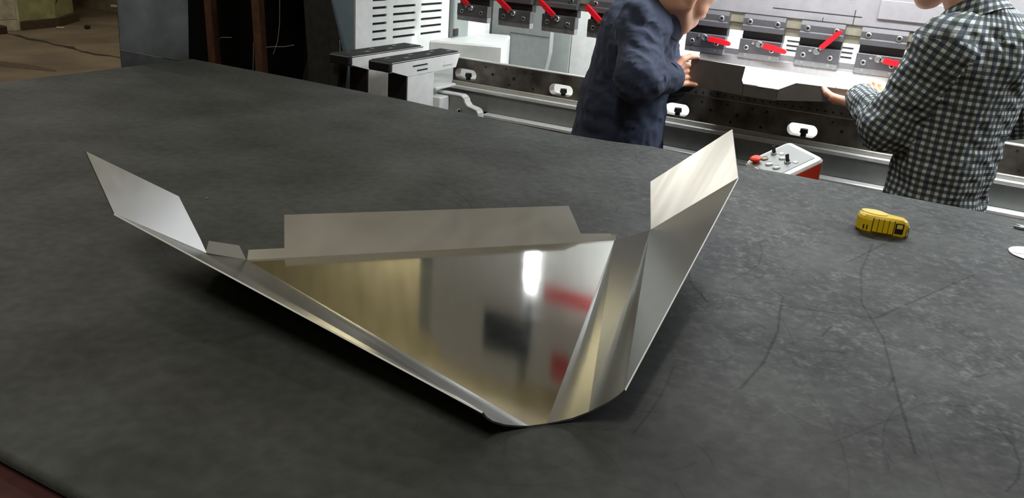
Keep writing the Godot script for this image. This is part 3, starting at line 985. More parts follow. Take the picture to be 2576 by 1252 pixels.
# ---------------------------------------------------------------- sheet supports in front of the press
func build_supports() -> void:
	var labels := ["black-topped sheet support arm nearest the work table, with a wavy bracket", "black-topped sheet support arm beside the slotted guard, the farther of two"]
	for k in 2:
		var x1: float = [-1.835, -2.02][k]
		var x0 := x1 - 0.095
		var t := thing("sheet_support_arm", labels[k], "support arm", V(x1 - 0.048, 0, -2.78), "sheet support arms")
		var o := -t.position
		# side skirts with adjusting slots, joined by the top
		var side := PackedVector2Array([Vector2(2.533, 0.972), Vector2(2.645, 0.942), Vector2(2.99, 0.942), Vector2(3.02, 1.0), Vector2(2.533, 1.0)])
		var g := Geo.new()
		for sx in [x0, x1 - 0.004]:
			g.extr(side, Transform3D(Basis(V(0, 0, -1), V(0, 1, 0), V(1, 0, 0)), o + V(sx, 0, 0)), 0.004)
		g.span(o + V(x0, 0.996, -3.02), o + V(x1, 1.001, -2.54), 0.001)
		put("tray", g, M.white_paint, t)
		for q in [[2.676, 2.777, 0.9765], [2.705, 2.778, 0.9575], [2.888, 2.96, 0.957]]:
			g = Geo.new()
			g.span(o + V(x1 - 0.003, q[2] - 0.003, -q[1]), o + V(x1 + 0.0006, q[2] + 0.003, -q[0]), 0.0)
			put("slot", g, M.black if q[2] > 0.9572 else M.grey_paint, t)
		g = Geo.new()
		g.span(o + V(x0 + 0.003, 0.9975, -3.01), o + V(x1 - 0.004, 1.006, -2.536), 0.002)
		var pad := put("brush_pad", g, M.black_rubber, t)
		for i in 6:
			g = Geo.new()
			g.box(o + V(x0 + 0.03 + 0.035 * (i % 2), 1.0062, -2.60 - 0.075 * i), V(0.012, 0.0012, 0.026), 0.0)
			put("pad_slot", g, M.galv, pad)
		g = Geo.new()
		g.span(o + V(x0 - 0.002, 0.968, -2.546), o + V(x1 + 0.002, 1.004, -2.524), 0.006)
		put("end_cap", g, M.black, t)
		g = Geo.new()
		g.span(o + V(x0 + 0.008, 0.55, -2.832), o + V(x1 - 0.002, 0.943, -2.648), 0.003)
		put("post", g, M.white_paint, t)
		g = Geo.new()
		g.span(o + V(x0 + 0.006, 0.55, -2.648), o + V(x1 - 0.003, 0.942, -2.640), 0.001)
		put("post_cover", g, M.black, t)
		g = Geo.new()
		g.span(o + V(x0 + 0.02, 0.60, -2.985), o + V(x1 + 0.03 * (1 - k), 0.84, -2.83), 0.003)
		g.span(o + V(x0 + 0.02, 0.867, -2.98), o + V(x1 + 0.01, 0.878, -2.83), 0.002)
		put("foot_plate", g, M.white_paint, t)
		if k == 0:
			g = Geo.new()
			var line := [Vector2(-1.86, 0.846), Vector2(-1.748, 0.846), Vector2(-1.734, 0.838), Vector2(-1.728, 0.822), Vector2(-1.715, 0.808), Vector2(-1.69, 0.803), Vector2(-1.672, 0.798), Vector2(-1.664, 0.785), Vector2(-1.662, 0.70)]
			var poly := PackedVector2Array()
			for p in line:
				poly.append(p)
			poly.append(Vector2(-1.80, 0.70)); poly.append(Vector2(-1.80, 0.838)); poly.append(Vector2(-1.86, 0.838))
			g.extr(poly, Transform3D(Basis.IDENTITY, o + V(0, 0, -2.93)), 0.032)
			var br := put("bracket", g, M.bed_paint, t)
			g = Geo.new()
			for i in line.size() - 1:
				var p: Vector2 = line[i]
				var q: Vector2 = line[i + 1]
				var d := (q - p).normalized()
				var nn := Vector2(-d.y, d.x) * (1.0 if Vector2(-d.y, d.x).dot(Vector2(1, 1)) > 0 else -1.0)
				g.extr(PackedVector2Array([p, q, q + nn * 0.005, p + nn * 0.005]), Transform3D(Basis.IDENTITY, o + V(0, 0, -2.935)), 0.042)
			put("lit_edge", g, M.white_paint, br)  # bracket edges painted white to imitate light catching them
			g = Geo.new()
			g.lathe([Vector2(0.011, 0), Vector2(0.011, 0.006), Vector2(0.006, 0.007), Vector2(0.005, 0.002), Vector2(0, 0.002)], o + V(-1.752, 0.785, -2.90), Vector3.BACK, 14)
			put("bolt", g, M.bolt, br)
			g = Geo.new()
			g.span(o + V(-1.753, 0.80, -2.9005), o + V(-1.749, 0.825, -2.8994), 0.0)
			put("slot", g, M.hole, br)

# ---------------------------------------------------------------- the sheet the two workers hold
func build_held_sheet() -> void:
	var at := V(-0.48, 1.085, -2.9)
	var t := thing("held_sheet", "bright sheet metal blank held by both workers under the press clamps", "sheet metal", at)
	var g := Geo.new()
	var y := 1.0885
	var F := func(pts: Array) -> Array:
		var o := []
		for p in pts:
			o.append(p - at)
		return o
	flat_part(g, F.call([V(-0.768, y, -2.70), V(-0.595, y, -2.70), V(-0.595, y, -2.712), V(-0.548, y, -2.712), V(-0.545, y, -2.70), V(-0.482, y, -2.70), V(-0.430, y, -2.72), V(-0.275, y, -2.70), V(-0.205, y, -2.82), V(-0.205, y, -3.106), V(-0.768, y, -3.106)]), Vector3.UP)
	put("blank", g, M.sheet_lit, t)
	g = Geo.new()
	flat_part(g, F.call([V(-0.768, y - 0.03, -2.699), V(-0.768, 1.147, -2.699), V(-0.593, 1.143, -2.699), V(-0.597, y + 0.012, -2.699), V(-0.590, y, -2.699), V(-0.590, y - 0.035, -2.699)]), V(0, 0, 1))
	put("tall_tab", g, M.sheet_shaded, t)
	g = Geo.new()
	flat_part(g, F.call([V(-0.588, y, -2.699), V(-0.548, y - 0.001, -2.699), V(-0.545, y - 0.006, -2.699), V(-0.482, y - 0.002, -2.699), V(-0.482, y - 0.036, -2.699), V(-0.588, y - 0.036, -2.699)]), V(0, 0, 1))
	put("front_flange", g, M.sheet_shaded, t)
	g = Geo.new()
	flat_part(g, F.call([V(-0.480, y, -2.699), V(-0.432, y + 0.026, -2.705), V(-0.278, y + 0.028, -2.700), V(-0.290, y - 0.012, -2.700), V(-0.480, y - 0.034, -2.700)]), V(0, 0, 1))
	put("front_flange", g, M.sheet_shaded, t)
	g = Geo.new()
	flat_part(g, F.call([V(-0.768, 1.062, -2.78), V(-0.742, 1.062, -2.70), V(-0.745, 1.085, -2.705), V(-0.80, 1.066, -2.72)]), Vector3.UP)
	put("corner_flap", g, M.sheet_lit, t)

# ---------------------------------------------------------------- operator pedestal
func build_pedestal() -> void:
	var P0 := V(-0.38, 0.985, -2.46)
	var P1 := V(-0.262, 0.980, -2.34)
	var P2 := V(-0.47, 0.935, -2.32)
	var ex := P1 - P0
	var ez := P2 - P0
	var at := V(-0.365, 0, -2.33)
	var t := thing("control_pedestal", "low white operator pedestal with red side panel behind the table edge", "control box", at)
	var nrm := ez.cross(ex).normalized()
	if nrm.y < 0:
		nrm = -nrm
	var C := func(s: float, q: float, up: float) -> Vector3: return P0 + ex * s + ez * q + nrm * up - at
	# housing: rounded rectangle of the sloping top, dropped straight down to the floor plate
	var ring := []
	var rad := 0.10
	for k in 4:
		var cs := Vector2([1.0 - rad, 1.0 - rad, rad, rad][k], [rad, 1.0 - rad, 1.0 - rad, rad][k])
		for i in 6:
			var a := -PI / 2 + k * PI / 2 + PI / 2 * i / 5.0
			ring.append(cs + Vector2(cos(a), sin(a)) * rad)
	var g := Geo.new()
	var mid: Vector3 = C.call(0.5, 0.5, 0.0)
	for i in ring.size():
		var a: Vector2 = ring[i]
		var b: Vector2 = ring[(i + 1) % ring.size()]
		var ia := a.lerp(Vector2(0.5, 0.5), 0.05)
		var ib := b.lerp(Vector2(0.5, 0.5), 0.05)
		g.tri(mid, C.call(ia.x, ia.y, 0), C.call(ib.x, ib.y, 0), nrm)
		var oa: Vector3 = C.call(a.x, a.y, -0.006)
		var ob: Vector3 = C.call(b.x, b.y, -0.006)
		var out := (oa + ob) * 0.5 - mid
		g.quad(C.call(ia.x, ia.y, 0), C.call(ib.x, ib.y, 0), ob, oa, nrm + out)
		g.quad(oa, ob, V(ob.x, 0.55, ob.z), V(oa.x, 0.55, oa.z), V(out.x, 0, out.z))
	var low := mid
	low.y = 0.55
	for i in ring.size():
		var a: Vector3 = C.call(ring[i].x, ring[i].y, 0)
		var b: Vector3 = C.call(ring[(i + 1) % ring.size()].x, ring[(i + 1) % ring.size()].y, 0)
		g.tri(low, V(a.x, 0.55, a.z), V(b.x, 0.55, b.z), Vector3.DOWN)
	put("housing", g, M.white_paint, t)
	g = Geo.new()
	g.cyl(V(low.x, 0.03, low.z), V(low.x, 0.56, low.z), 0.035, 0.035, 16)
	put("column", g, M.dark_paint, t)
	g = Geo.new()
	g.lathe([Vector2(0, 0.0), Vector2(0.16, 0.0), Vector2(0.16, 0.012), Vector2(0.05, 0.03), Vector2(0, 0.03)], V(low.x, 0, low.z), Vector3.UP, 28)
	put("base_plate", g, M.dark_paint, t)
	g = Geo.new()   # grey key panel set in the top
	g.quad(C.call(0.07, 0.10, 0.0012), C.call(0.85, 0.10, 0.0012), C.call(0.85, 0.95, 0.0012), C.call(0.07, 0.95, 0.0012), nrm)
	put("panel", g, mat(rgb(150, 152, 150), 0.4, 0.3), t)
	# red side panel
	g = Geo.new()
	var sn := V(0.0, 0, 0)
	var e0: Vector3 = C.call(1.0, 0.07, 0)
	var e1: Vector3 = C.call(1.0, 0.92, 0)
	sn = (e0 - mid) - ez.normalized() * (e0 - mid).dot(ez.normalized())
	sn.y = 0
	sn = sn.normalized() * 0.0015
	g.quad(e0 + sn + V(0, -0.008, 0), e1 + sn + V(0, -0.008, 0), V(e1.x, 0.6, e1.z) + sn, V(e0.x, 0.6, e0.z) + sn, sn)
	put("red_panel", g, M.red_paint, t)
	# buttons and key switches
	var spots := [[0.20, 0.87, "stop_button", 0.016, M.red_paint, 0.016], [0.22, 0.70, "button", 0.010, M.khaki_steel, 0.004], [0.44, 0.76, "button", 0.0105, M.white_paint, 0.004], [0.64, 0.75, "button", 0.0105, M.white_paint, 0.004], [0.45, 0.48, "button", 0.0105, M.white_paint, 0.004], [0.19, 0.48, "key_switch", 0.0085, M.bolt, 0.004], [0.63, 0.51, "key_switch", 0.0095, M.bolt, 0.004]]
	for s in spots:
		g = Geo.new()
		var r: float = s[3]
		var hgt: float = s[5]
		var prof := [Vector2(r, 0.0), Vector2(r, hgt), Vector2(r * 0.8, hgt + 0.0015), Vector2(r * 0.7, hgt), Vector2(0, hgt)]
		if s[2] == "stop_button":
			prof = [Vector2(r * 0.6, 0.0), Vector2(r * 0.6, hgt * 0.5), Vector2(r, hgt * 0.6), Vector2(r, hgt * 0.9), Vector2(r * 0.7, hgt * 1.1), Vector2(0, hgt * 1.15)]
		g.lathe(prof, C.call(s[0], s[1], 0.001), nrm, 20)
		var b := put(s[2], g, s[4], t)
		if s[2] == "key_switch":
			g = Geo.new()
			var base: Vector3 = C.call(s[0], s[1], hgt)
			g.box(base + nrm * 0.011, V(0.004, 0.022, 0.010), 0.001, Basis(ex.normalized(), nrm, ex.normalized().cross(nrm)))
			put("key", g, M.black, b)
			g = Geo.new()
			g.box(C.call(s[0] + 0.10, s[1] - 0.09, 0.002), V(0.013, 0.0016, 0.011), 0.0, Basis(ex.normalized(), nrm, ex.normalized().cross(nrm)))
			put("legend_plate", g, M.white_paint, t)

# ---------------------------------------------------------------- left background
func build_left_side() -> void:
	# free-standing bent sheet against the end of the table
	var t := thing("leaning_sheet", "upright dull grey sheet metal panel at the far left end of the table", "sheet metal", V(-2.44, 0, -2.0))
	var o := -t.position
	var g := Geo.new()
	flat_part(g, [o + V(-2.42, 1.035, -1.851), o + V(-2.42, 0.972, -2.105), o + V(-2.42, 0.972, -2.127), o + V(-2.50, 1.9, -2.26), o + V(-2.50, 1.9, -1.94)], V(1, 0, 0))
	put("upper_face", g, M.dull_sheet, t)
	g = Geo.new()
	flat_part(g, [o + V(-2.42, 1.0335, -1.851), o + V(-2.42, 0.970, -2.105), o + V(-2.39, 0.05, -2.08), o + V(-2.39, 0.05, -1.80)], V(1, 0, 0))
	put("lower_face", g, M.plate_black, t)
	g = Geo.new()
	g.span(o + V(-2.52, 0.0, -2.15), o + V(-2.38, 0.05, -1.78), 0.004)
	put("foot_block", g, M.near_black, t)
	# dark storage rack with rust-brown posts
	t = thing("storage_rack", "dark storage rack with two rust-brown posts left of the press", "rack", V(-3.1, 0, -3.6))
	o = -t.position
	for q in [[-3.255, -3.225, -3.0], [-2.945, -2.918, -3.0]]:
		g = Geo.new()
		g.box(o + V(q[0], 0.8, -3.02), V(0.048, 1.6, 0.04), 0.003, Basis(Vector3.BACK, deg_to_rad(2.0)))
		put("post", g, M.rust, t)
	for q in [-3.66, -2.45]:
		g = Geo.new()
		g.span(o + V(q - 0.02, 0.0, -4.1), o + V(q + 0.02, 1.6, -3.06), 0.003)
		put("side_panel", g, M.near_black, t)
	g = Geo.new()
	g.span(o + V(-3.66, 0.0, -4.14), o + V(-2.45, 1.6, -4.10), 0.003)
	put("back_panel", g, M.near_black, t)  # near-black back closing the dark space behind the posts
	for y in [0.12, 1.58]:
		g = Geo.new()
		g.span(o + V(-3.64, y, -4.1), o + V(-2.47, y + 0.03, -3.05), 0.003)
		put("shelf", g, M.near_black, t)
	g = Geo.new()
	flat_part(g, [o + V(-3.16, 0.15, -3.35), o + V(-2.98, 0.15, -3.35), o + V(-2.92, 1.4, -3.75), o + V(-3.08, 1.4, -3.75)], V(0, 0, 1))
	put("dark_offcut", g, M.plate_black, t)  # loose dark offcut leaning inside the rack
	# thin rods and wires
	var wires := [["thin bare wire bent sideways beside the left rust-brown post", [V(-3.19, 0.892, -3.0), V(-3.18, 0.899, -3.0), V(-3.121, 0.905, -3.01)]], ["thin bare wire standing beside the right rust-brown post", [V(-2.975, 0.0, -2.97), V(-2.965, 0.78, -2.985), V(-2.958, 0.905, -2.988)]], ["crossed thin bare wire sticking out right of the rust-brown posts", [V(-2.89, 0.889, -3.0), V(-2.84, 0.898, -3.0), V(-2.78, 0.905, -3.0), V(-2.719, 0.921, -3.0)]], ["long thin wire hanging down between rack post and dark plates", [V(-2.828, 1.5, -3.05), V(-2.832, 1.0, -3.03), V(-2.838, 0.92, -3.02), V(-2.858, 0.86, -3.01)]]]
	for w in wires:
		g = Geo.new()
		g.tube(w[1], 0.0022, 6)
		tag(put("wire", g, M.wire), w[0], "wire", "loose wires at the rack")
	# dark plates leaning by the press housing
	var lean := func(x: float, y: float, z: float) -> Vector3: return V(x, y, z + (1.18 - y) * 0.195)
	var plates := [[[[-2.31, 0.0], [-2.125, 0.0], [-2.125, 0.94], [-2.244, 1.18], [-2.385, 1.45], [-2.44, 1.45], [-2.381, 1.166], [-2.31, 0.88]], -2.69, "tallest dark plate leaning on the blue-grey press housing"], [[[-2.182, 0.0], [-2.13, 0.0], [-2.13, 0.91], [-2.195, 1.035], [-2.254, 1.021], [-2.182, 0.87]], -2.66, "narrow dark plate with a bright edge in front of the taller plate"], [[[-2.15, 0.0], [-2.121, 0.0], [-2.121, 0.98], [-2.135, 1.044], [-2.177, 1.038], [-2.15, 0.95]], -2.635, "short dark strip leaning nearest the sheet support arms"]]
	for p in plates:
		g = Geo.new()
		var corners := []
		for q in p[0]:
			corners.append(lean.call(q[0], q[1], p[1]))
		flat_thick(g, corners, 0.005)
		tag(put("dark_plate", g, M.plate_black), p[2], "plate", "dark plates leaning beside the press")
	# pier of the wall far left, with a cream door frame and a loose cable
	g = Geo.new()
	g.extr(PackedVector2Array([Vector2(-9.52, 5.95), Vector2(-9.60, 6.5), Vector2(-9.97, 7.0), Vector2(-11.4, 7.9), Vector2(-12.6, 7.9), Vector2(-12.6, 5.95)]), Transform3D(Basis(V(1, 0, 0), V(0, 0, -1), V(0, 1, 0)), V(0, 0, 0)), 6.0)
	var pier := struct("wall_pier", g, M.green_wall)
	g = Geo.new()
	g.extr(PackedVector2Array([Vector2(-9.47, 5.98), Vector2(-9.55, 6.5), Vector2(-9.90, 7.02), Vector2(-11.2, 7.92), Vector2(-11.4, 7.85), Vector2(-9.8, 6.4)]), Transform3D(Basis(V(1, 0, 0), V(0, 0, -1), V(0, 1, 0)), V(0, 0, 0)), 0.10)
	var bb := struct("baseboard_left", g, M.dirt)
	bb.set_meta("kind", "structure")
	g = Geo.new()
	g.tube([V(-9.74, 2.2, -6.74), V(-9.75, 0.75, -6.76), V(-9.72, 0.42, -6.70), V(-9.63, 0.24, -6.52), V(-9.60, 0.16, -6.44)], 0.012, 6)
	put("cable", g, M.crack, pier)
	g = Geo.new()
	g.span(V(-9.62, 0.12, -5.97), V(-9.50, 3.0, -5.72), 0.008)
	g.span(V(-9.66, 0.0, -5.97), V(-9.50, 0.12, -5.70), 0.004)
	g.span(V(-9.60, 0.0, -5.99), V(-9.49, 3.0, -5.955), 0.004)
	struct("door_1", g, M.cream)
	g = Geo.new()
	g.span(V(-9.9, 0.0, -5.70), V(-9.6, 3.0, -4.6), 0.004)
	struct("trim_1", g, M.navy_sign)
	g = Geo.new()
	g.box(V(-9.42, 0.04, -5.60), V(0.20, 0.09, 0.26), 0.01)
	tag(put("brick", g, M.red_oxide), "dark red brick on the floor below the cream door frame", "brick")
	g = Geo.new()
	g.box(V(-9.26, 0.025, -6.66), V(0.06, 0.04, 0.05), 0.012, Basis(Vector3.UP, 0.4))
	tag(put("rubble_lump", g, M.crack), "small dark lump on the floor before the green wall", "rubble")
	g = Geo.new()
	g.box(V(-9.42, 0.012, -6.42), V(0.08, 0.02, 0.05), 0.006, Basis(Vector3.UP, 0.7))
	tag(put("paper_scrap", g, M.cream), "small pale scrap on the floor before the green wall", "scrap")
	g = Geo.new()
	g.box(V(-10.35, 0.10, -7.9), V(0.12, 0.03, 0.04), 0.004, Basis(Vector3.UP, 0.3))
	tag(put("white_offcut", g, M.white_paint), "bright white strip by the back wall beside the grey panel", "offcut")

func flat_thick(g: Geo, poly: Array, th: float) -> void:
	var nn: Vector3 = ((poly[1] - poly[0]) as Vector3).cross(poly[2] - poly[0]).normalized()
	if nn.z < 0:
		nn = -nn
	var ux: Vector3 = (poly[1] - poly[0]).normalized()
	var uy := nn.cross(ux)
	var p2 := PackedVector2Array()
	for p in poly:
		p2.append(Vector2((p - poly[0]).dot(ux), (p - poly[0]).dot(uy)))
	g.extr(p2, Transform3D(Basis(ux, uy, nn), poly[0]), -th)

# ---------------------------------------------------------------- people
# Bones are [from, to, radius, radius, chart]; distances to the tapered capsules are joined smoothly and meshed as surface nets.
func flesh(g: Geo, bones: Array, k: float, cell: float, clips := [], fold := 0.0, fold_freq := 14.0, charts := [], tint = null) -> void:
	var lo := Vector3.ONE * 1e9
	var hi := -lo
	for b in bones:
		var m := Vector3.ONE * (maxf(b[2], b[3]) + k + cell * 3.0)
		lo = lo.min((b[0] as Vector3).min(b[1]) - m)
		hi = hi.max((b[0] as Vector3).max(b[1]) + m)
	var nx := int((hi.x - lo.x) / cell) + 2
	var ny := int((hi.y - lo.y) / cell) + 2
	var nz := int((hi.z - lo.z) / cell) + 2
	var f := PackedFloat32Array()
	f.resize(nx * ny * nz)
	f.fill(9.0)
	for b in bones:
		var pa: Vector3 = b[0]
		var pb: Vector3 = b[1]
		var ra: float = b[2]
		var rb: float = b[3]
		var ba := pb - pa
		var l2 := maxf(ba.length_squared(), 1e-9)
		var mg := maxf(ra, rb) + k + cell * 2.0
		var a := pa.min(pb) - Vector3.ONE * mg
		var e := pa.max(pb) + Vector3.ONE * mg
		var x0 := maxi(int((a.x - lo.x) / cell), 0)
		var x1 := mini(int((e.x - lo.x) / cell) + 1, nx - 1)
		var y0 := maxi(int((a.y - lo.y) / cell), 0)
		var y1 := mini(int((e.y - lo.y) / cell) + 1, ny - 1)
		var z0 := maxi(int((a.z - lo.z) / cell), 0)
		var z1 := mini(int((e.z - lo.z) / cell) + 1, nz - 1)
		for z in range(z0, z1 + 1):
			for y in range(y0, y1 + 1):
				var row := (z * ny + y) * nx
				for x in range(x0, x1 + 1):
					var p := Vector3(lo.x + x * cell, lo.y + y * cell, lo.z + z * cell)
					var t := clampf((p - pa).dot(ba) / l2, 0.0, 1.0)
					var d := (p - pa - ba * t).length() - lerpf(ra, rb, t)
					var o := f[row + x]
					var h := k - absf(d - o)
					if h > 0.0:
						f[row + x] = minf(d, o) - h * h / (4.0 * k)
					elif d < o:
						f[row + x] = d
	if fold > 0.0 or clips:
		var ns := FastNoiseLite.new()
		ns.seed = 3
		ns.frequency = fold_freq
		ns.fractal_octaves = 2
		ns.noise_type = FastNoiseLite.TYPE_SIMPLEX_SMOOTH
		for z in nz:
			for y in ny:
				var row := (z * ny + y) * nx
				for x in nx:
					var d := f[row + x]
					if d > 0.08:
						continue
					var p := Vector3(lo.x + x * cell, lo.y + y * cell, lo.z + z * cell)
					if fold > 0.0 and d > -0.08:
						var s := 1.0 - absf(ns.get_noise_3d(p.x, p.y * 1.6 + p.x * 0.5, p.z)) * 2.2
						d -= fold * s
					for c in clips:
						d = maxf(d, (p - c[0]).dot(c[1]))
					f[row + x] = d
	# surface nets
	var id := PackedInt32Array()
	id.resize(nx * ny * nz)
	id.fill(-1)
	var vs := PackedVector3Array()
	var nn := PackedVector3Array()
	var sl := nx * ny
	for z in nz - 1:
		for y in ny - 1:
			var row := (z * ny + y) * nx
			for x in nx - 1:
				var i := row + x
				var f0 := f[i]
				if absf(f0) > cell * 3.0:
					continue
				var f1 := f[i + 1]
				var f2 := f[i + nx]
				var f3 := f[i + nx + 1]
				var f4 := f[i + sl]
				var f5 := f[i + sl + 1]
				var f6 := f[i + sl + nx]
				var f7 := f[i + sl + nx + 1]
				var neg := int(f0 < 0) + int(f1 < 0) + int(f2 < 0) + int(f3 < 0) + int(f4 < 0) + int(f5 < 0) + int(f6 < 0) + int(f7 < 0)
				if neg == 0 or neg == 8:
					continue
				var s := Vector3.ZERO
				var q := 0
				if (f0 < 0) != (f1 < 0): s += Vector3(f0 / (f0 - f1), 0, 0); q += 1
				if (f2 < 0) != (f3 < 0): s += Vector3(f2 / (f2 - f3), 1, 0); q += 1
				if (f4 < 0) != (f5 < 0): s += Vector3(f4 / (f4 - f5), 0, 1); q += 1
				if (f6 < 0) != (f7 < 0): s += Vector3(f6 / (f6 - f7), 1, 1); q += 1
				if (f0 < 0) != (f2 < 0): s += Vector3(0, f0 / (f0 - f2), 0); q += 1
				if (f1 < 0) != (f3 < 0): s += Vector3(1, f1 / (f1 - f3), 0); q += 1
				if (f4 < 0) != (f6 < 0): s += Vector3(0, f4 / (f4 - f6), 1); q += 1
				if (f5 < 0) != (f7 < 0): s += Vector3(1, f5 / (f5 - f7), 1); q += 1
				if (f0 < 0) != (f4 < 0): s += Vector3(0, 0, f0 / (f0 - f4)); q += 1
				if (f1 < 0) != (f5 < 0): s += Vector3(1, 0, f1 / (f1 - f5)); q += 1
				if (f2 < 0) != (f6 < 0): s += Vector3(0, 1, f2 / (f2 - f6)); q += 1
				if (f3 < 0) != (f7 < 0): s += Vector3(1, 1, f3 / (f3 - f7)); q += 1
				id[i] = vs.size()
				vs.append(lo + (Vector3(x, y, z) + s / q) * cell)
				nn.append(Vector3(f1 + f3 + f5 + f7 - f0 - f2 - f4 - f6, f2 + f3 + f6 + f7 - f0 - f1 - f4 - f5, f4 + f5 + f6 + f7 - f0 - f1 - f2 - f3).normalized())
	for z in range(1, nz - 1):
		for y in range(1, ny - 1):
			var row := (z * ny + y) * nx
			for x in range(1, nx - 1):
				var i := row + x
				var f0 := f[i]
				if absf(f0) > cell * 3.0:
					continue
				if (f0 < 0) != (f[i + 1] < 0):
					net_quad(g, vs, nn, id[i], id[i - nx], id[i - nx - sl], id[i - sl], bones, charts, tint)
				if (f0 < 0) != (f[i + nx] < 0):
					net_quad(g, vs, nn, id[i], id[i - 1], id[i - 1 - sl], id[i - sl], bones, charts, tint)
				if (f0 < 0) != (f[i + sl] < 0):
					net_quad(g, vs, nn, id[i], id[i - 1], id[i - 1 - nx], id[i - nx], bones, charts, tint)

func net_quad(g: Geo, vs: PackedVector3Array, nn: PackedVector3Array, a: int, b: int, c: int, d: int, bones: Array, charts: Array, tint) -> void:
	if a < 0 or b < 0 or c < 0 or d < 0:
		return
	var uv := []
	if charts:
		var mid := (vs[a] + vs[b] + vs[c] + vs[d]) * 0.25
		var best := 1e9
		var ch := 0
		for bo in bones:
			var ba: Vector3 = bo[1] - bo[0]
			var t := clampf((mid - bo[0]).dot(ba) / maxf(ba.length_squared(), 1e-9), 0.0, 1.0)
			var dd: float = (mid - bo[0] - ba * t).length() - lerpf(bo[2], bo[3], t)
			if dd < best:
				best = dd
				ch = bo[4]
		var k: Array = charts[ch]   # [origin, axis, side, front, radius]
		var first := 0.0
		for i in [a, b, c, d]:
			var r: Vector3 = vs[i] - k[0]
			var an := atan2(r.dot(k[2]), r.dot(k[3]))
			if uv.size() == 0:
				first = an
			elif an - first > PI:
				an -= TAU
			elif first - an > PI:
				an += TAU
			uv.append(Vector2(an * k[4], r.dot(k[1])) / 0.035)
	if tint != null:
		g.col = tint.call(vs[a])
	g.smooth([vs[a], vs[b], vs[c]], [nn[a], nn[b], nn[c]], [uv[0], uv[1], uv[2]] if uv else [])
	g.smooth([vs[a], vs[c], vs[d]], [nn[a], nn[c], nn[d]], [uv[0], uv[2], uv[3]] if uv else [])

func hand_bones(wrist: Vector3, along: Vector3, palm: Vector3, thumb_side: Vector3, curl: float) -> Array:
	# along: wrist to knuckles; palm: out of the palm; thumb_side: towards the thumb
	var o := []
	var across := thumb_side
	var ln := [0.068, 0.076, 0.071, 0.056]
	for i in 4:
		var off := (1.5 - i) * 0.0195
		var root := wrist + across * off * 0.62 + along * 0.012
		var kn := wrist + across * off + along * (0.082 - 0.004 * absf(i - 1.0))
		o.append([root, kn, 0.0135, 0.0105, 0])
		var p := kn
		var d := along
		for s in 3:
			var an: float = curl * [0.55, 0.95, 0.7][s] + 0.06 * i
			d = d.rotated(along.cross(palm).normalized(), an)
			var q: Vector3 = p + d * ln[i] * [0.45, 0.32, 0.25][s]
			o.append([p, q, 0.0095 - s * 0.0009, 0.0088 - s * 0.0009, 0])
			p = q
	var t0 := wrist + across * 0.022 + along * 0.016
	var t1 := t0 + (across * 0.75 + along * 0.62 + palm * 0.25).normalized() * 0.042
	var t2 := t1 + (along * 0.9 + across * 0.25 + palm * 0.35).normalized() * 0.034
	var t3 := t2 + (along * 0.85 - across * 0.05 + palm * 0.5).normalized() * 0.026
	o.append([t0, t1, 0.015, 0.0115, 0])
	o.append([t1, t2, 0.0105, 0.0095, 0])
	o.append([t2, t3, 0.0095, 0.008, 0])
	return o

func head_bones(O: Vector3, f: Vector3, u: Vector3, neck: Vector3) -> Array:
	var s := f.cross(u)
	var b := []
	b.append([O + u * 0.048 - f * 0.030, O + u * 0.052 + f * 0.022, 0.080, 0.076, 0])
	b.append([O + f * 0.040 + u * 0.02, O + f * 0.052 - u * 0.055, 0.058, 0.044, 0])
	b.append([O + f * 0.074 - u * 0.086, O + f * 0.078 - u * 0.088, 0.022, 0.020, 0])
	for k in [-1.0, 1.0]:
		b.append([O + s * 0.056 * k - u * 0.030, O + f * 0.066 - u * 0.082 + s * 0.018 * k, 0.021, 0.020, 0])
		b.append([O + f * 0.070 + s * 0.038 * k - u * 0.012, O + f * 0.074 + s * 0.034 * k - u * 0.016, 0.023, 0.022, 0])
		b.append([O + f * 0.090 + u * 0.030 + s * 0.014 * k, O + f * 0.078 + u * 0.032 + s * 0.044 * k, 0.012, 0.010, 0])
		b.append([O + s * 0.077 * k + u * 0.022 - f * 0.006, O + s * 0.073 * k - u * 0.022 + f * 0.004, 0.011, 0.008, 0])
		b.append([O + s * 0.080 * k + u * 0.020 - f * 0.016, O + s * 0.077 * k - u * 0.006 - f * 0.012, 0.006, 0.005, 0])
	b.append([O + f * 0.098 + u * 0.022, O + f * 0.117 - u * 0.022, 0.008, 0.0125, 0])
	b.append([O + f * 0.094 - u * 0.050 - s * 0.016, O + f * 0.094 - u * 0.050 + s * 0.016, 0.0085, 0.0085, 0])
	b.append([O + f * 0.091 - u * 0.060 - s * 0.013, O + f * 0.091 - u * 0.060 + s * 0.013, 0.0085, 0.0085, 0])
	b.append([O - u * 0.030 - f * 0.018, neck, 0.054, 0.060, 0])
	return b

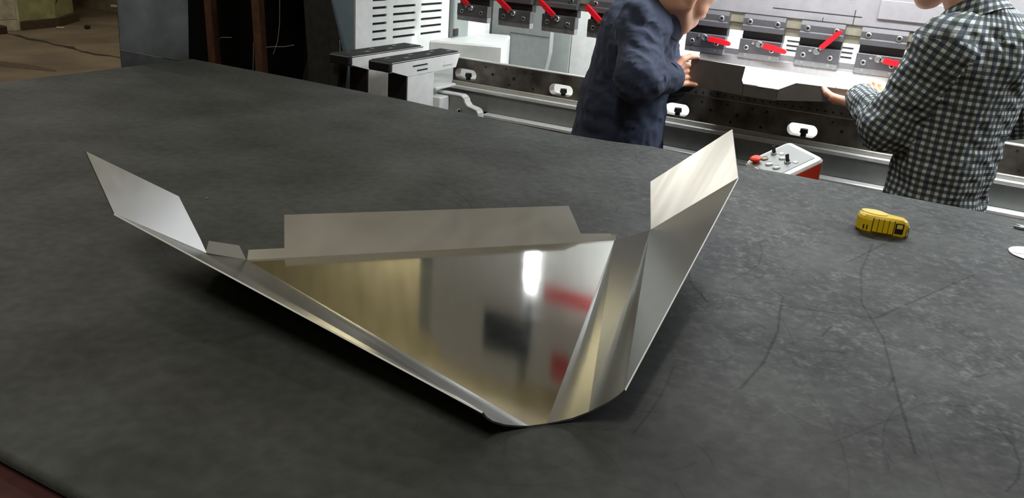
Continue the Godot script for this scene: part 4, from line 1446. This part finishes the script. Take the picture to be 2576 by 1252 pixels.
func collar(g: Geo, c: Vector3, up: Vector3, fwd: Vector3, r_in: float, hgt: float, drop: float) -> void:
	# stand-and-fall collar: inner stand, folded edge, outer fall, open at the throat
	var sd := fwd.cross(up).normalized()
	fwd = up.cross(sd).normalized()
	var n := 40
	var prof := [Vector2(0.0, 0.0), Vector2(-0.002, hgt), Vector2(0.006, hgt + 0.003), Vector2(0.026, -drop), Vector2(0.021, -drop - 0.001), Vector2(0.003, hgt - 0.004)]
	for i in n:
		var a0 := 0.28 + (TAU - 0.56) * i / n
		var a1 := 0.28 + (TAU - 0.56) * (i + 1) / n
		for j in prof.size() - 1:
			var P := func(a: float, q: Vector2) -> Vector3:
				var dip := -0.022 * (0.5 + 0.5 * cos(a))
				var spread := 1.0 + 0.10 * absf(sin(a))
				return c + (fwd * cos(a) + sd * sin(a)) * (r_in * spread + q.x) + up * (q.y + dip)
			var mid := (fwd * cos(a0) + sd * sin(a0)) * (-1.0 if j == 0 else 1.0) + up * (1.0 if j == 1 else 0.0)
			g.quad(P.call(a0, prof[j]), P.call(a1, prof[j]), P.call(a1, prof[j + 1]), P.call(a0, prof[j + 1]), mid)

func build_person(called: String, label: String, d: Dictionary) -> void:
	var t := thing(called, label, "person", V(d.hem.x, 0, d.hem.z))
	var off := -t.position
	var S := func(p: Vector3) -> Vector3: return p + off
	var r: Vector3 = d.right
	var f: Vector3 = d.face
	var sk := rgb(216, 164, 136).srgb_to_linear()
	var hf: Vector3 = d.head_f
	var hu: Vector3 = d.head_u
	var O: Vector3 = S.call(d.head)
	var hs := hf.cross(hu)
	# body: head, hands and the limbs under the clothes, one mesh
	var g := Geo.new()
	var lips := O + hf * 0.10 - hu * 0.055
	var e1 := O + hf * 0.088 + hu * 0.012 + hs * 0.031
	var e2 := O + hf * 0.088 + hu * 0.012 - hs * 0.031
	var tint := func(p: Vector3) -> Color:
		if p.distance_to(e1) < 0.011 or p.distance_to(e2) < 0.011:
			return Color(0.05, 0.035, 0.03)
		if p.distance_to(lips) < 0.017:
			return sk * Color(0.9, 0.62, 0.6)
		return sk
	flesh(g, head_bones(O, hf, hu, S.call(d.neck)), 0.022, 0.005, [], 0.0, 1.0, [], tint)
	g.col = sk
	for hd in d.hands:
		var hb := hand_bones(S.call(hd[0]), hd[1], hd[2], hd[3], hd[4])
		hb.append([S.call(hd[0]) - hd[1] * 0.05, S.call(hd[0]) + hd[1] * 0.02, 0.024, 0.020, 0])
		flesh(g, hb, 0.006, 0.0036)
	var inner := []
	inner.append([S.call(d.neck), S.call(d.chest), 0.05, 0.09, 0])
	inner.append([S.call(d.chest), S.call(d.hem), 0.09, 0.09, 0])
	for a in d.arms:
		inner.append([S.call(a[0]), S.call(a[1]), 0.035, 0.032, 0])
		inner.append([S.call(a[1]), S.call(a[2]), 0.032, 0.022, 0])
	for lg in d.legs:
		inner.append([S.call(lg[0]), S.call(lg[1]), 0.06, 0.045, 0])
		inner.append([S.call(lg[1]), S.call(lg[2]), 0.045, 0.03, 0])
	flesh(g, inner, 0.02, 0.016)
	put("body", g, M.skin, t)
	# hair
	g = Geo.new()
	flesh(g, [[O + hu * 0.052 - hf * 0.034, O + hu * 0.060 + hf * 0.022, 0.088, 0.082, 0], [O - hf * 0.06 + hu * 0.02, O - hf * 0.055 - hu * 0.035, 0.045, 0.035, 0]], 0.02, 0.006, [[O + hf * 0.035 + hu * 0.02, (hf * 0.75 - hu * 0.62).normalized()], [O - hu * 0.045, -hu]], 0.003, 40.0)
	put("hair", g, M.hair, t)
	# upper garment
	g = Geo.new()
	var gb := []
	for b in d.torso:
		gb.append([S.call(b[0]), S.call(b[1]), b[2], b[3], 0])
	var n := 1
	for a in d.arms:
		gb.append([S.call(a[0]), S.call(a[1]), a[3], a[4], n])
		gb.append([S.call(a[1]), S.call(a[2]), a[4], a[5], n + 1])
		n += 2
	var charts := []
	if d.checked:
		charts.append([S.call(d.hem), (d.chest - d.hem).normalized(), r, f, 0.125])
		for a in d.arms:
			for q in [[a[0], a[1]], [a[1], a[2]]]:
				var ax: Vector3 = (q[1] - q[0]).normalized()
				var s1 := ax.cross(f).normalized()
				charts.append([S.call(q[0]), ax, s1, ax.cross(s1), 0.056])
	var clips := [[S.call(d.neck_cut), d.neck_n], [S.call(d.hem) + V(0, -0.02, 0), Vector3.DOWN]]
	for a in d.arms:
		clips.append_array([])
	flesh(g, gb, d.blend, 0.011, clips, d.fold, 9.0, charts)
	put("shirt" if d.checked else "jacket", g, M.shirt if d.checked else M.navy, t)
	g = Geo.new()
	collar(g, S.call(d.collar), d.neck_n, f, d.collar_r, 0.030, 0.020)
	if d.checked:
		for i in g.v.size():
			g.t[i] = Vector2(atan2((g.v[i] - S.call(d.collar)).dot(r), (g.v[i] - S.call(d.collar)).dot(f)) * 0.07, (g.v[i] - S.call(d.collar)).dot(d.neck_n)) / 0.035
	put("collar", g, M.shirt if d.checked else M.navy, t)
	for a in d.arms:   # cuffs
		g = Geo.new()
		var ax: Vector3 = (a[2] - a[1]).normalized()
		var w: Vector3 = S.call(a[2])
		var cr: float = a[5] + 0.006
		g.cyl(w - ax * 0.028, w + ax * 0.012, cr + 0.001, cr, 20, false)
		g.cyl(w - ax * 0.028, w + ax * 0.012, cr - 0.002, cr - 0.003, 20, false)
		if d.checked:
			for i in g.v.size():
				var q := g.v[i] - w
				var s1 := ax.cross(f).normalized()
				g.t[i] = Vector2(atan2(q.dot(s1), q.dot(ax.cross(s1))) * 0.045, q.dot(ax)) / 0.035
		put("cuff", g, M.shirt if d.checked else M.navy, t)
	# trousers and shoes
	g = Geo.new()
	var lb := []
	lb.append([S.call(d.legs[0][0]), S.call(d.legs[1][0]), 0.09, 0.09, 0])
	for lg in d.legs:
		lb.append([S.call(lg[0]), S.call(lg[1]), 0.085, 0.070, 0])
		lb.append([S.call(lg[1]), S.call(lg[2]), 0.072, 0.062, 0])
	flesh(g, lb, 0.035, 0.016, [[V(0, 0.05, 0), Vector3.DOWN]], 0.004, 9.0)
	put("trousers", g, M.trousers, t)
	for lg in d.legs:
		g = Geo.new()
		var an: Vector3 = S.call(lg[2])
		flesh(g, [[V(an.x, 0.055, an.z) - f * 0.03, V(an.x, 0.035, an.z) + f * 0.15, 0.045, 0.036, 0], [V(an.x, 0.09, an.z), V(an.x, 0.05, an.z), 0.042, 0.045, 0]], 0.02, 0.009, [[V(0, 0.002, 0), Vector3.DOWN]])
		put("shoe", g, M.shoe, t)

func build_people() -> void:
	# left worker, navy jacket, bending towards the sheet
	var r := V(0.30, 0, 0.954)
	var f := V(0.954, 0, -0.30)
	var C := V(-0.948, 1.175, -2.665)
	var Wt := V(-0.975, 0.97, -2.675)
	var H := V(-0.985, 0.80, -2.685)
	var hf := V(0.52, -0.42, -0.74).normalized()
	var hs := hf.cross(V(0.25, 0.95, 0)).normalized()
	var hu := hs.cross(hf).normalized()
	build_person("person", "worker in a navy blue jacket bending over the sheet at the press", {
		"right": r, "face": f, "head": V(-0.805, 1.352, -2.61), "head_f": hf, "head_u": hu, "neck": V(-0.86, 1.27, -2.65), "chest": C, "hem": H,
		"torso": [
			[C, Wt, 0.125, 0.135], [Wt, H, 0.135, 0.158],
			[C + r * 0.085, Wt + r * 0.07, 0.10, 0.11], [C - r * 0.085, Wt - r * 0.07, 0.10, 0.11],
			[Wt + r * 0.07, H + r * 0.06, 0.115, 0.14], [Wt - r * 0.07, H - r * 0.06, 0.115, 0.14],
			[V(-0.935, 1.225, -2.66), V(-0.90, 1.25, -2.655), 0.118, 0.085],
			[V(-0.89, 1.265, -2.65), V(-0.875, 1.25, -2.50), 0.072, 0.070], [V(-0.89, 1.265, -2.65), V(-0.955, 1.25, -2.81), 0.072, 0.070]],
		"arms": [[V(-0.878, 1.245, -2.50), V(-0.825, 1.108, -2.37), V(-0.800, 1.092, -2.590), 0.072, 0.060, 0.043], [V(-0.955, 1.245, -2.815), V(-0.90, 1.02, -2.90), V(-0.815, 1.065, -2.80), 0.070, 0.056, 0.043]],
		"hands": [[V(-0.797, 1.092, -2.602), V(0.16, 0.02, -0.985).normalized(), V(0.985, 0.0, 0.16).normalized(), Vector3.UP, 0.50], [V(-0.81, 1.072, -2.80), V(0.93, 0.1, 0.35).normalized(), V(0, 1, 0), V(-0.35, 0, 0.93), 0.35]],
		"legs": [[V(-0.96, 0.82, -2.60), V(-0.93, 0.46, -2.60), V(-0.97, 0.09, -2.60)], [V(-1.01, 0.82, -2.77), V(-0.98, 0.46, -2.78), V(-1.03, 0.09, -2.78)]],
		"neck_cut": V(-0.825, 1.305, -2.64), "neck_n": V(0.72, 0.69, 0.05).normalized(), "collar": V(-0.832, 1.298, -2.64), "collar_r": 0.062,
		"blend": 0.040, "fold": 0.008, "checked": false})
	# right worker, checked shirt, seen from behind
	r = V(0.52, 0, -0.854)
	f = V(-0.854, 0, -0.52)
	C = V(0.045, 1.24, -2.55)
	Wt = V(0.022, 1.0, -2.55)
	H = V(0.020, 0.84, -2.55)
	hf = V(-0.80, -0.30, -0.52).normalized()
	hs = hf.cross(Vector3.UP).normalized()
	hu = hs.cross(hf).normalized()
	build_person("person", "worker in a grey checked shirt standing at the right with the back turned", {
		"right": r, "face": f, "head": V(-0.085, 1.50, -2.575), "head_f": hf, "head_u": hu, "neck": V(0.005, 1.365, -2.545), "chest": C, "hem": H,
		"torso": [
			[C, Wt, 0.105, 0.10], [Wt, H, 0.10, 0.105],
			[C + r * 0.07, Wt + r * 0.045, 0.095, 0.092], [C - r * 0.07, Wt - r * 0.045, 0.095, 0.092],
			[Wt + r * 0.045, H + r * 0.045, 0.092, 0.105], [Wt - r * 0.045, H - r * 0.045, 0.092, 0.105],
			[C + V(0.02, 0.05, 0.01), V(0.02, 1.34, -2.545), 0.10, 0.068],
			[V(0.025, 1.335, -2.545), V(-0.045, 1.295, -2.43), 0.066, 0.066], [V(0.025, 1.335, -2.545), V(0.115, 1.30, -2.69), 0.066, 0.066]],
		"arms": [[V(-0.045, 1.288, -2.43), V(-0.136, 1.075, -2.43), V(-0.232, 1.100, -2.655), 0.068, 0.056, 0.040], [V(0.118, 1.295, -2.69), V(0.175, 1.10, -2.78), V(-0.09, 1.075, -2.90), 0.066, 0.054, 0.040]],
		"hands": [[V(-0.238, 1.090, -2.652), V(-0.60, -0.12, -0.78).normalized(), V(-0.15, 0.98, -0.1).normalized(), V(-0.78, 0.0, 0.60).normalized(), 0.25], [V(-0.098, 1.075, -2.90), V(-0.98, 0.05, 0.15).normalized(), V(0, 1, 0), V(0.15, 0, 0.98), 0.35]],
		"legs": [[V(-0.01, 0.78, -2.49), V(-0.06, 0.46, -2.47), V(-0.03, 0.09, -2.45)], [V(0.065, 0.78, -2.62), V(0.03, 0.46, -2.64), V(0.06, 0.09, -2.64)]],
		"neck_cut": V(-0.01, 1.392, -2.548), "neck_n": V(-0.42, 0.89, -0.17).normalized(), "collar": V(-0.005, 1.378, -2.546), "collar_r": 0.064,
		"blend": 0.04, "fold": 0.009, "checked": true})

# ---------------------------------------------------------------- things on the table
func build_small_things() -> void:
	# tape measure lying on its side
	var at := V(-0.064, 1.0, -1.705)
	var t := thing("tape_measure", "yellow pocket tape measure lying on the right of the table", "tape measure", at)
	t.rotation.y = deg_to_rad(8.0)
	var outline := func(inset: float) -> PackedVector2Array:
		var o := PackedVector2Array()
		var pts := [[-0.046, 0.002], [-0.044, 0.017], [-0.036, 0.028], [-0.022, 0.033], [-0.006, 0.030], [0.008, 0.020], [0.022, 0.008], [0.036, 0.003], [0.044, -0.002], [0.046, -0.018], [0.042, -0.025], [0.018, -0.027], [-0.005, -0.028], [-0.026, -0.027], [-0.038, -0.022], [-0.045, -0.012]]
		for p in pts:
			var v := Vector2(p[0], p[1])
			o.append(v - v.normalized() * inset)
		return o
	var top := 0.034
	var layers := [[0.003, 0.0], [0.0, 0.004], [0.0, top - 0.008], [0.003, top - 0.003], [0.008, top]]
	var g := Geo.new()
	for i in layers.size() - 1:
		var p: PackedVector2Array = outline.call(layers[i][0])
		var q: PackedVector2Array = outline.call(layers[i + 1][0])
		for j in p.size():
			var k := (j + 1) % p.size()
			var hint := V(p[j].x + p[k].x, 0.02, -(p[j].y + p[k].y))
			g.quad(V(p[j].x, layers[i][1], -p[j].y), V(p[k].x, layers[i][1], -p[k].y), V(q[k].x, layers[i + 1][1], -q[k].y), V(q[j].x, layers[i + 1][1], -q[j].y), hint)
	var cap: PackedVector2Array = outline.call(0.008)
	g.extr(cap, Transform3D(Basis(V(1, 0, 0), V(0, 0, -1), V(0, 1, 0)), V(0, top - 0.003, 0)), 0.003)
	g.extr(outline.call(0.003), Transform3D(Basis(V(1, 0, 0), V(0, 0, -1), V(0, 1, 0)), V(0, 0, 0)), 0.003)
	put("case", g, M.yellow, t)
	g = Geo.new()
	var oval := PackedVector2Array()
	for i in 28:
		var a := TAU * i / 28
		oval.append(Vector2(-0.016 + cos(a) * 0.024, 0.004 + sin(a) * 0.016 - cos(a) * 0.005))
	g.extr(oval, Transform3D(Basis(V(1, 0, 0), V(0, 0, -1), V(0, 1, 0)), V(0, top - 0.001, 0)), 0.0022)
	put("badge", g, M.yellow_pale, t)
	g = Geo.new()
	g.box(V(0.0012, 0.018, 0.0270), V(0.040, 0.027, 0.0025), 0.0005)
	put("grip_recess", g, M.black, t)
	for i in 4:
		g = Geo.new()
		g.box(V(-0.013 + i * 0.0095, 0.018, 0.0278), V(0.0086, 0.0265, 0.004), 0.0012)
		put("grip_rib", g, M.yellow, t)
	for q in [[-0.033, 0.012, 0.0255, 0.6], [-0.027, 0.012, 0.0275, 0.25]]:
		g = Geo.new()
		g.box(V(q[0], q[1], q[2]), V(0.0022, 0.008, 0.002), 0.0003, Basis(Vector3.UP, -q[3]))
		put("vent", g, M.black, t)
	g = Geo.new()
	g.box(V(0.030, 0.018, 0.0262), V(0.015, 0.020, 0.003), 0.001, Basis(Vector3.UP, 0.08))
	put("lock_window", g, M.black, t)
	g = Geo.new()
	g.box(V(0.030, 0.022, 0.0278), V(0.010, 0.008, 0.002), 0.0008, Basis(Vector3.UP, 0.08))
	put("lock_button", g, M.yellow_pale, t)
	g = Geo.new()
	g.box(V(0.0475, 0.012, 0.012), V(0.0016, 0.020, 0.018), 0.0003)
	g.box(V(0.044, 0.006, 0.012), V(0.008, 0.0012, 0.016), 0.0003)
	put("end_hook", g, M.bolt, t)
	# punched disc
	g = Geo.new()
	g.lathe([Vector2(0, 0.0), Vector2(0.043, 0.0), Vector2(0.0435, 0.001), Vector2(0.043, 0.002), Vector2(0, 0.002)], V(0.2015, 1.0003, -1.752), Vector3.UP, 48)
	var d := put("metal_disc", g, M.smudged)
	tag(d, "thin round metal disc at the right edge of the table", "disc")
	g = Geo.new()
	g.box(V(0.20, 1.0024, -1.742), V(0.075, 0.0003, 0.0012), 0.0, Basis(Vector3.UP, 0.15))
	put("scored_line", g, M.dark_paint, d)
	# open-ended spanner poking into the picture
	g = Geo.new()
	var sp := PackedVector2Array([Vector2(0.0, 0.004), Vector2(0.004, 0.009), Vector2(0.014, 0.011), Vector2(0.024, 0.007), Vector2(0.13, 0.005), Vector2(0.13, -0.005), Vector2(0.024, -0.007), Vector2(0.014, -0.011), Vector2(0.002, -0.010), Vector2(0.001, -0.006), Vector2(0.010, -0.0045), Vector2(0.012, 0.0), Vector2(0.009, 0.003)])
	g.extr(sp, Transform3D(Basis(V(0.97, 0, 0.24), V(0.24, 0, -0.97), V(0, 1, 0)), V(0.172, 1.0005, -1.932)), 0.005)
	tag(put("spanner", g, M.bolt), "small steel open-ended spanner at the right edge of the table", "spanner")
	# screw-like crumbs of swarf
	var crumbs := [[-1.147, -1.028, "bright metal chip on the table behind the left flange"], [-0.99, -1.64, "bright metal chip on the table behind the middle tab"]]
	for c in crumbs:
		g = Geo.new()
		g.box(V(c[0], 1.0012, c[1]), V(0.004, 0.002, 0.003), 0.0008, Basis(Vector3.UP, 0.5))
		tag(put("metal_chip", g, M.bolt), c[2], "metal chip", "metal chips on the table")
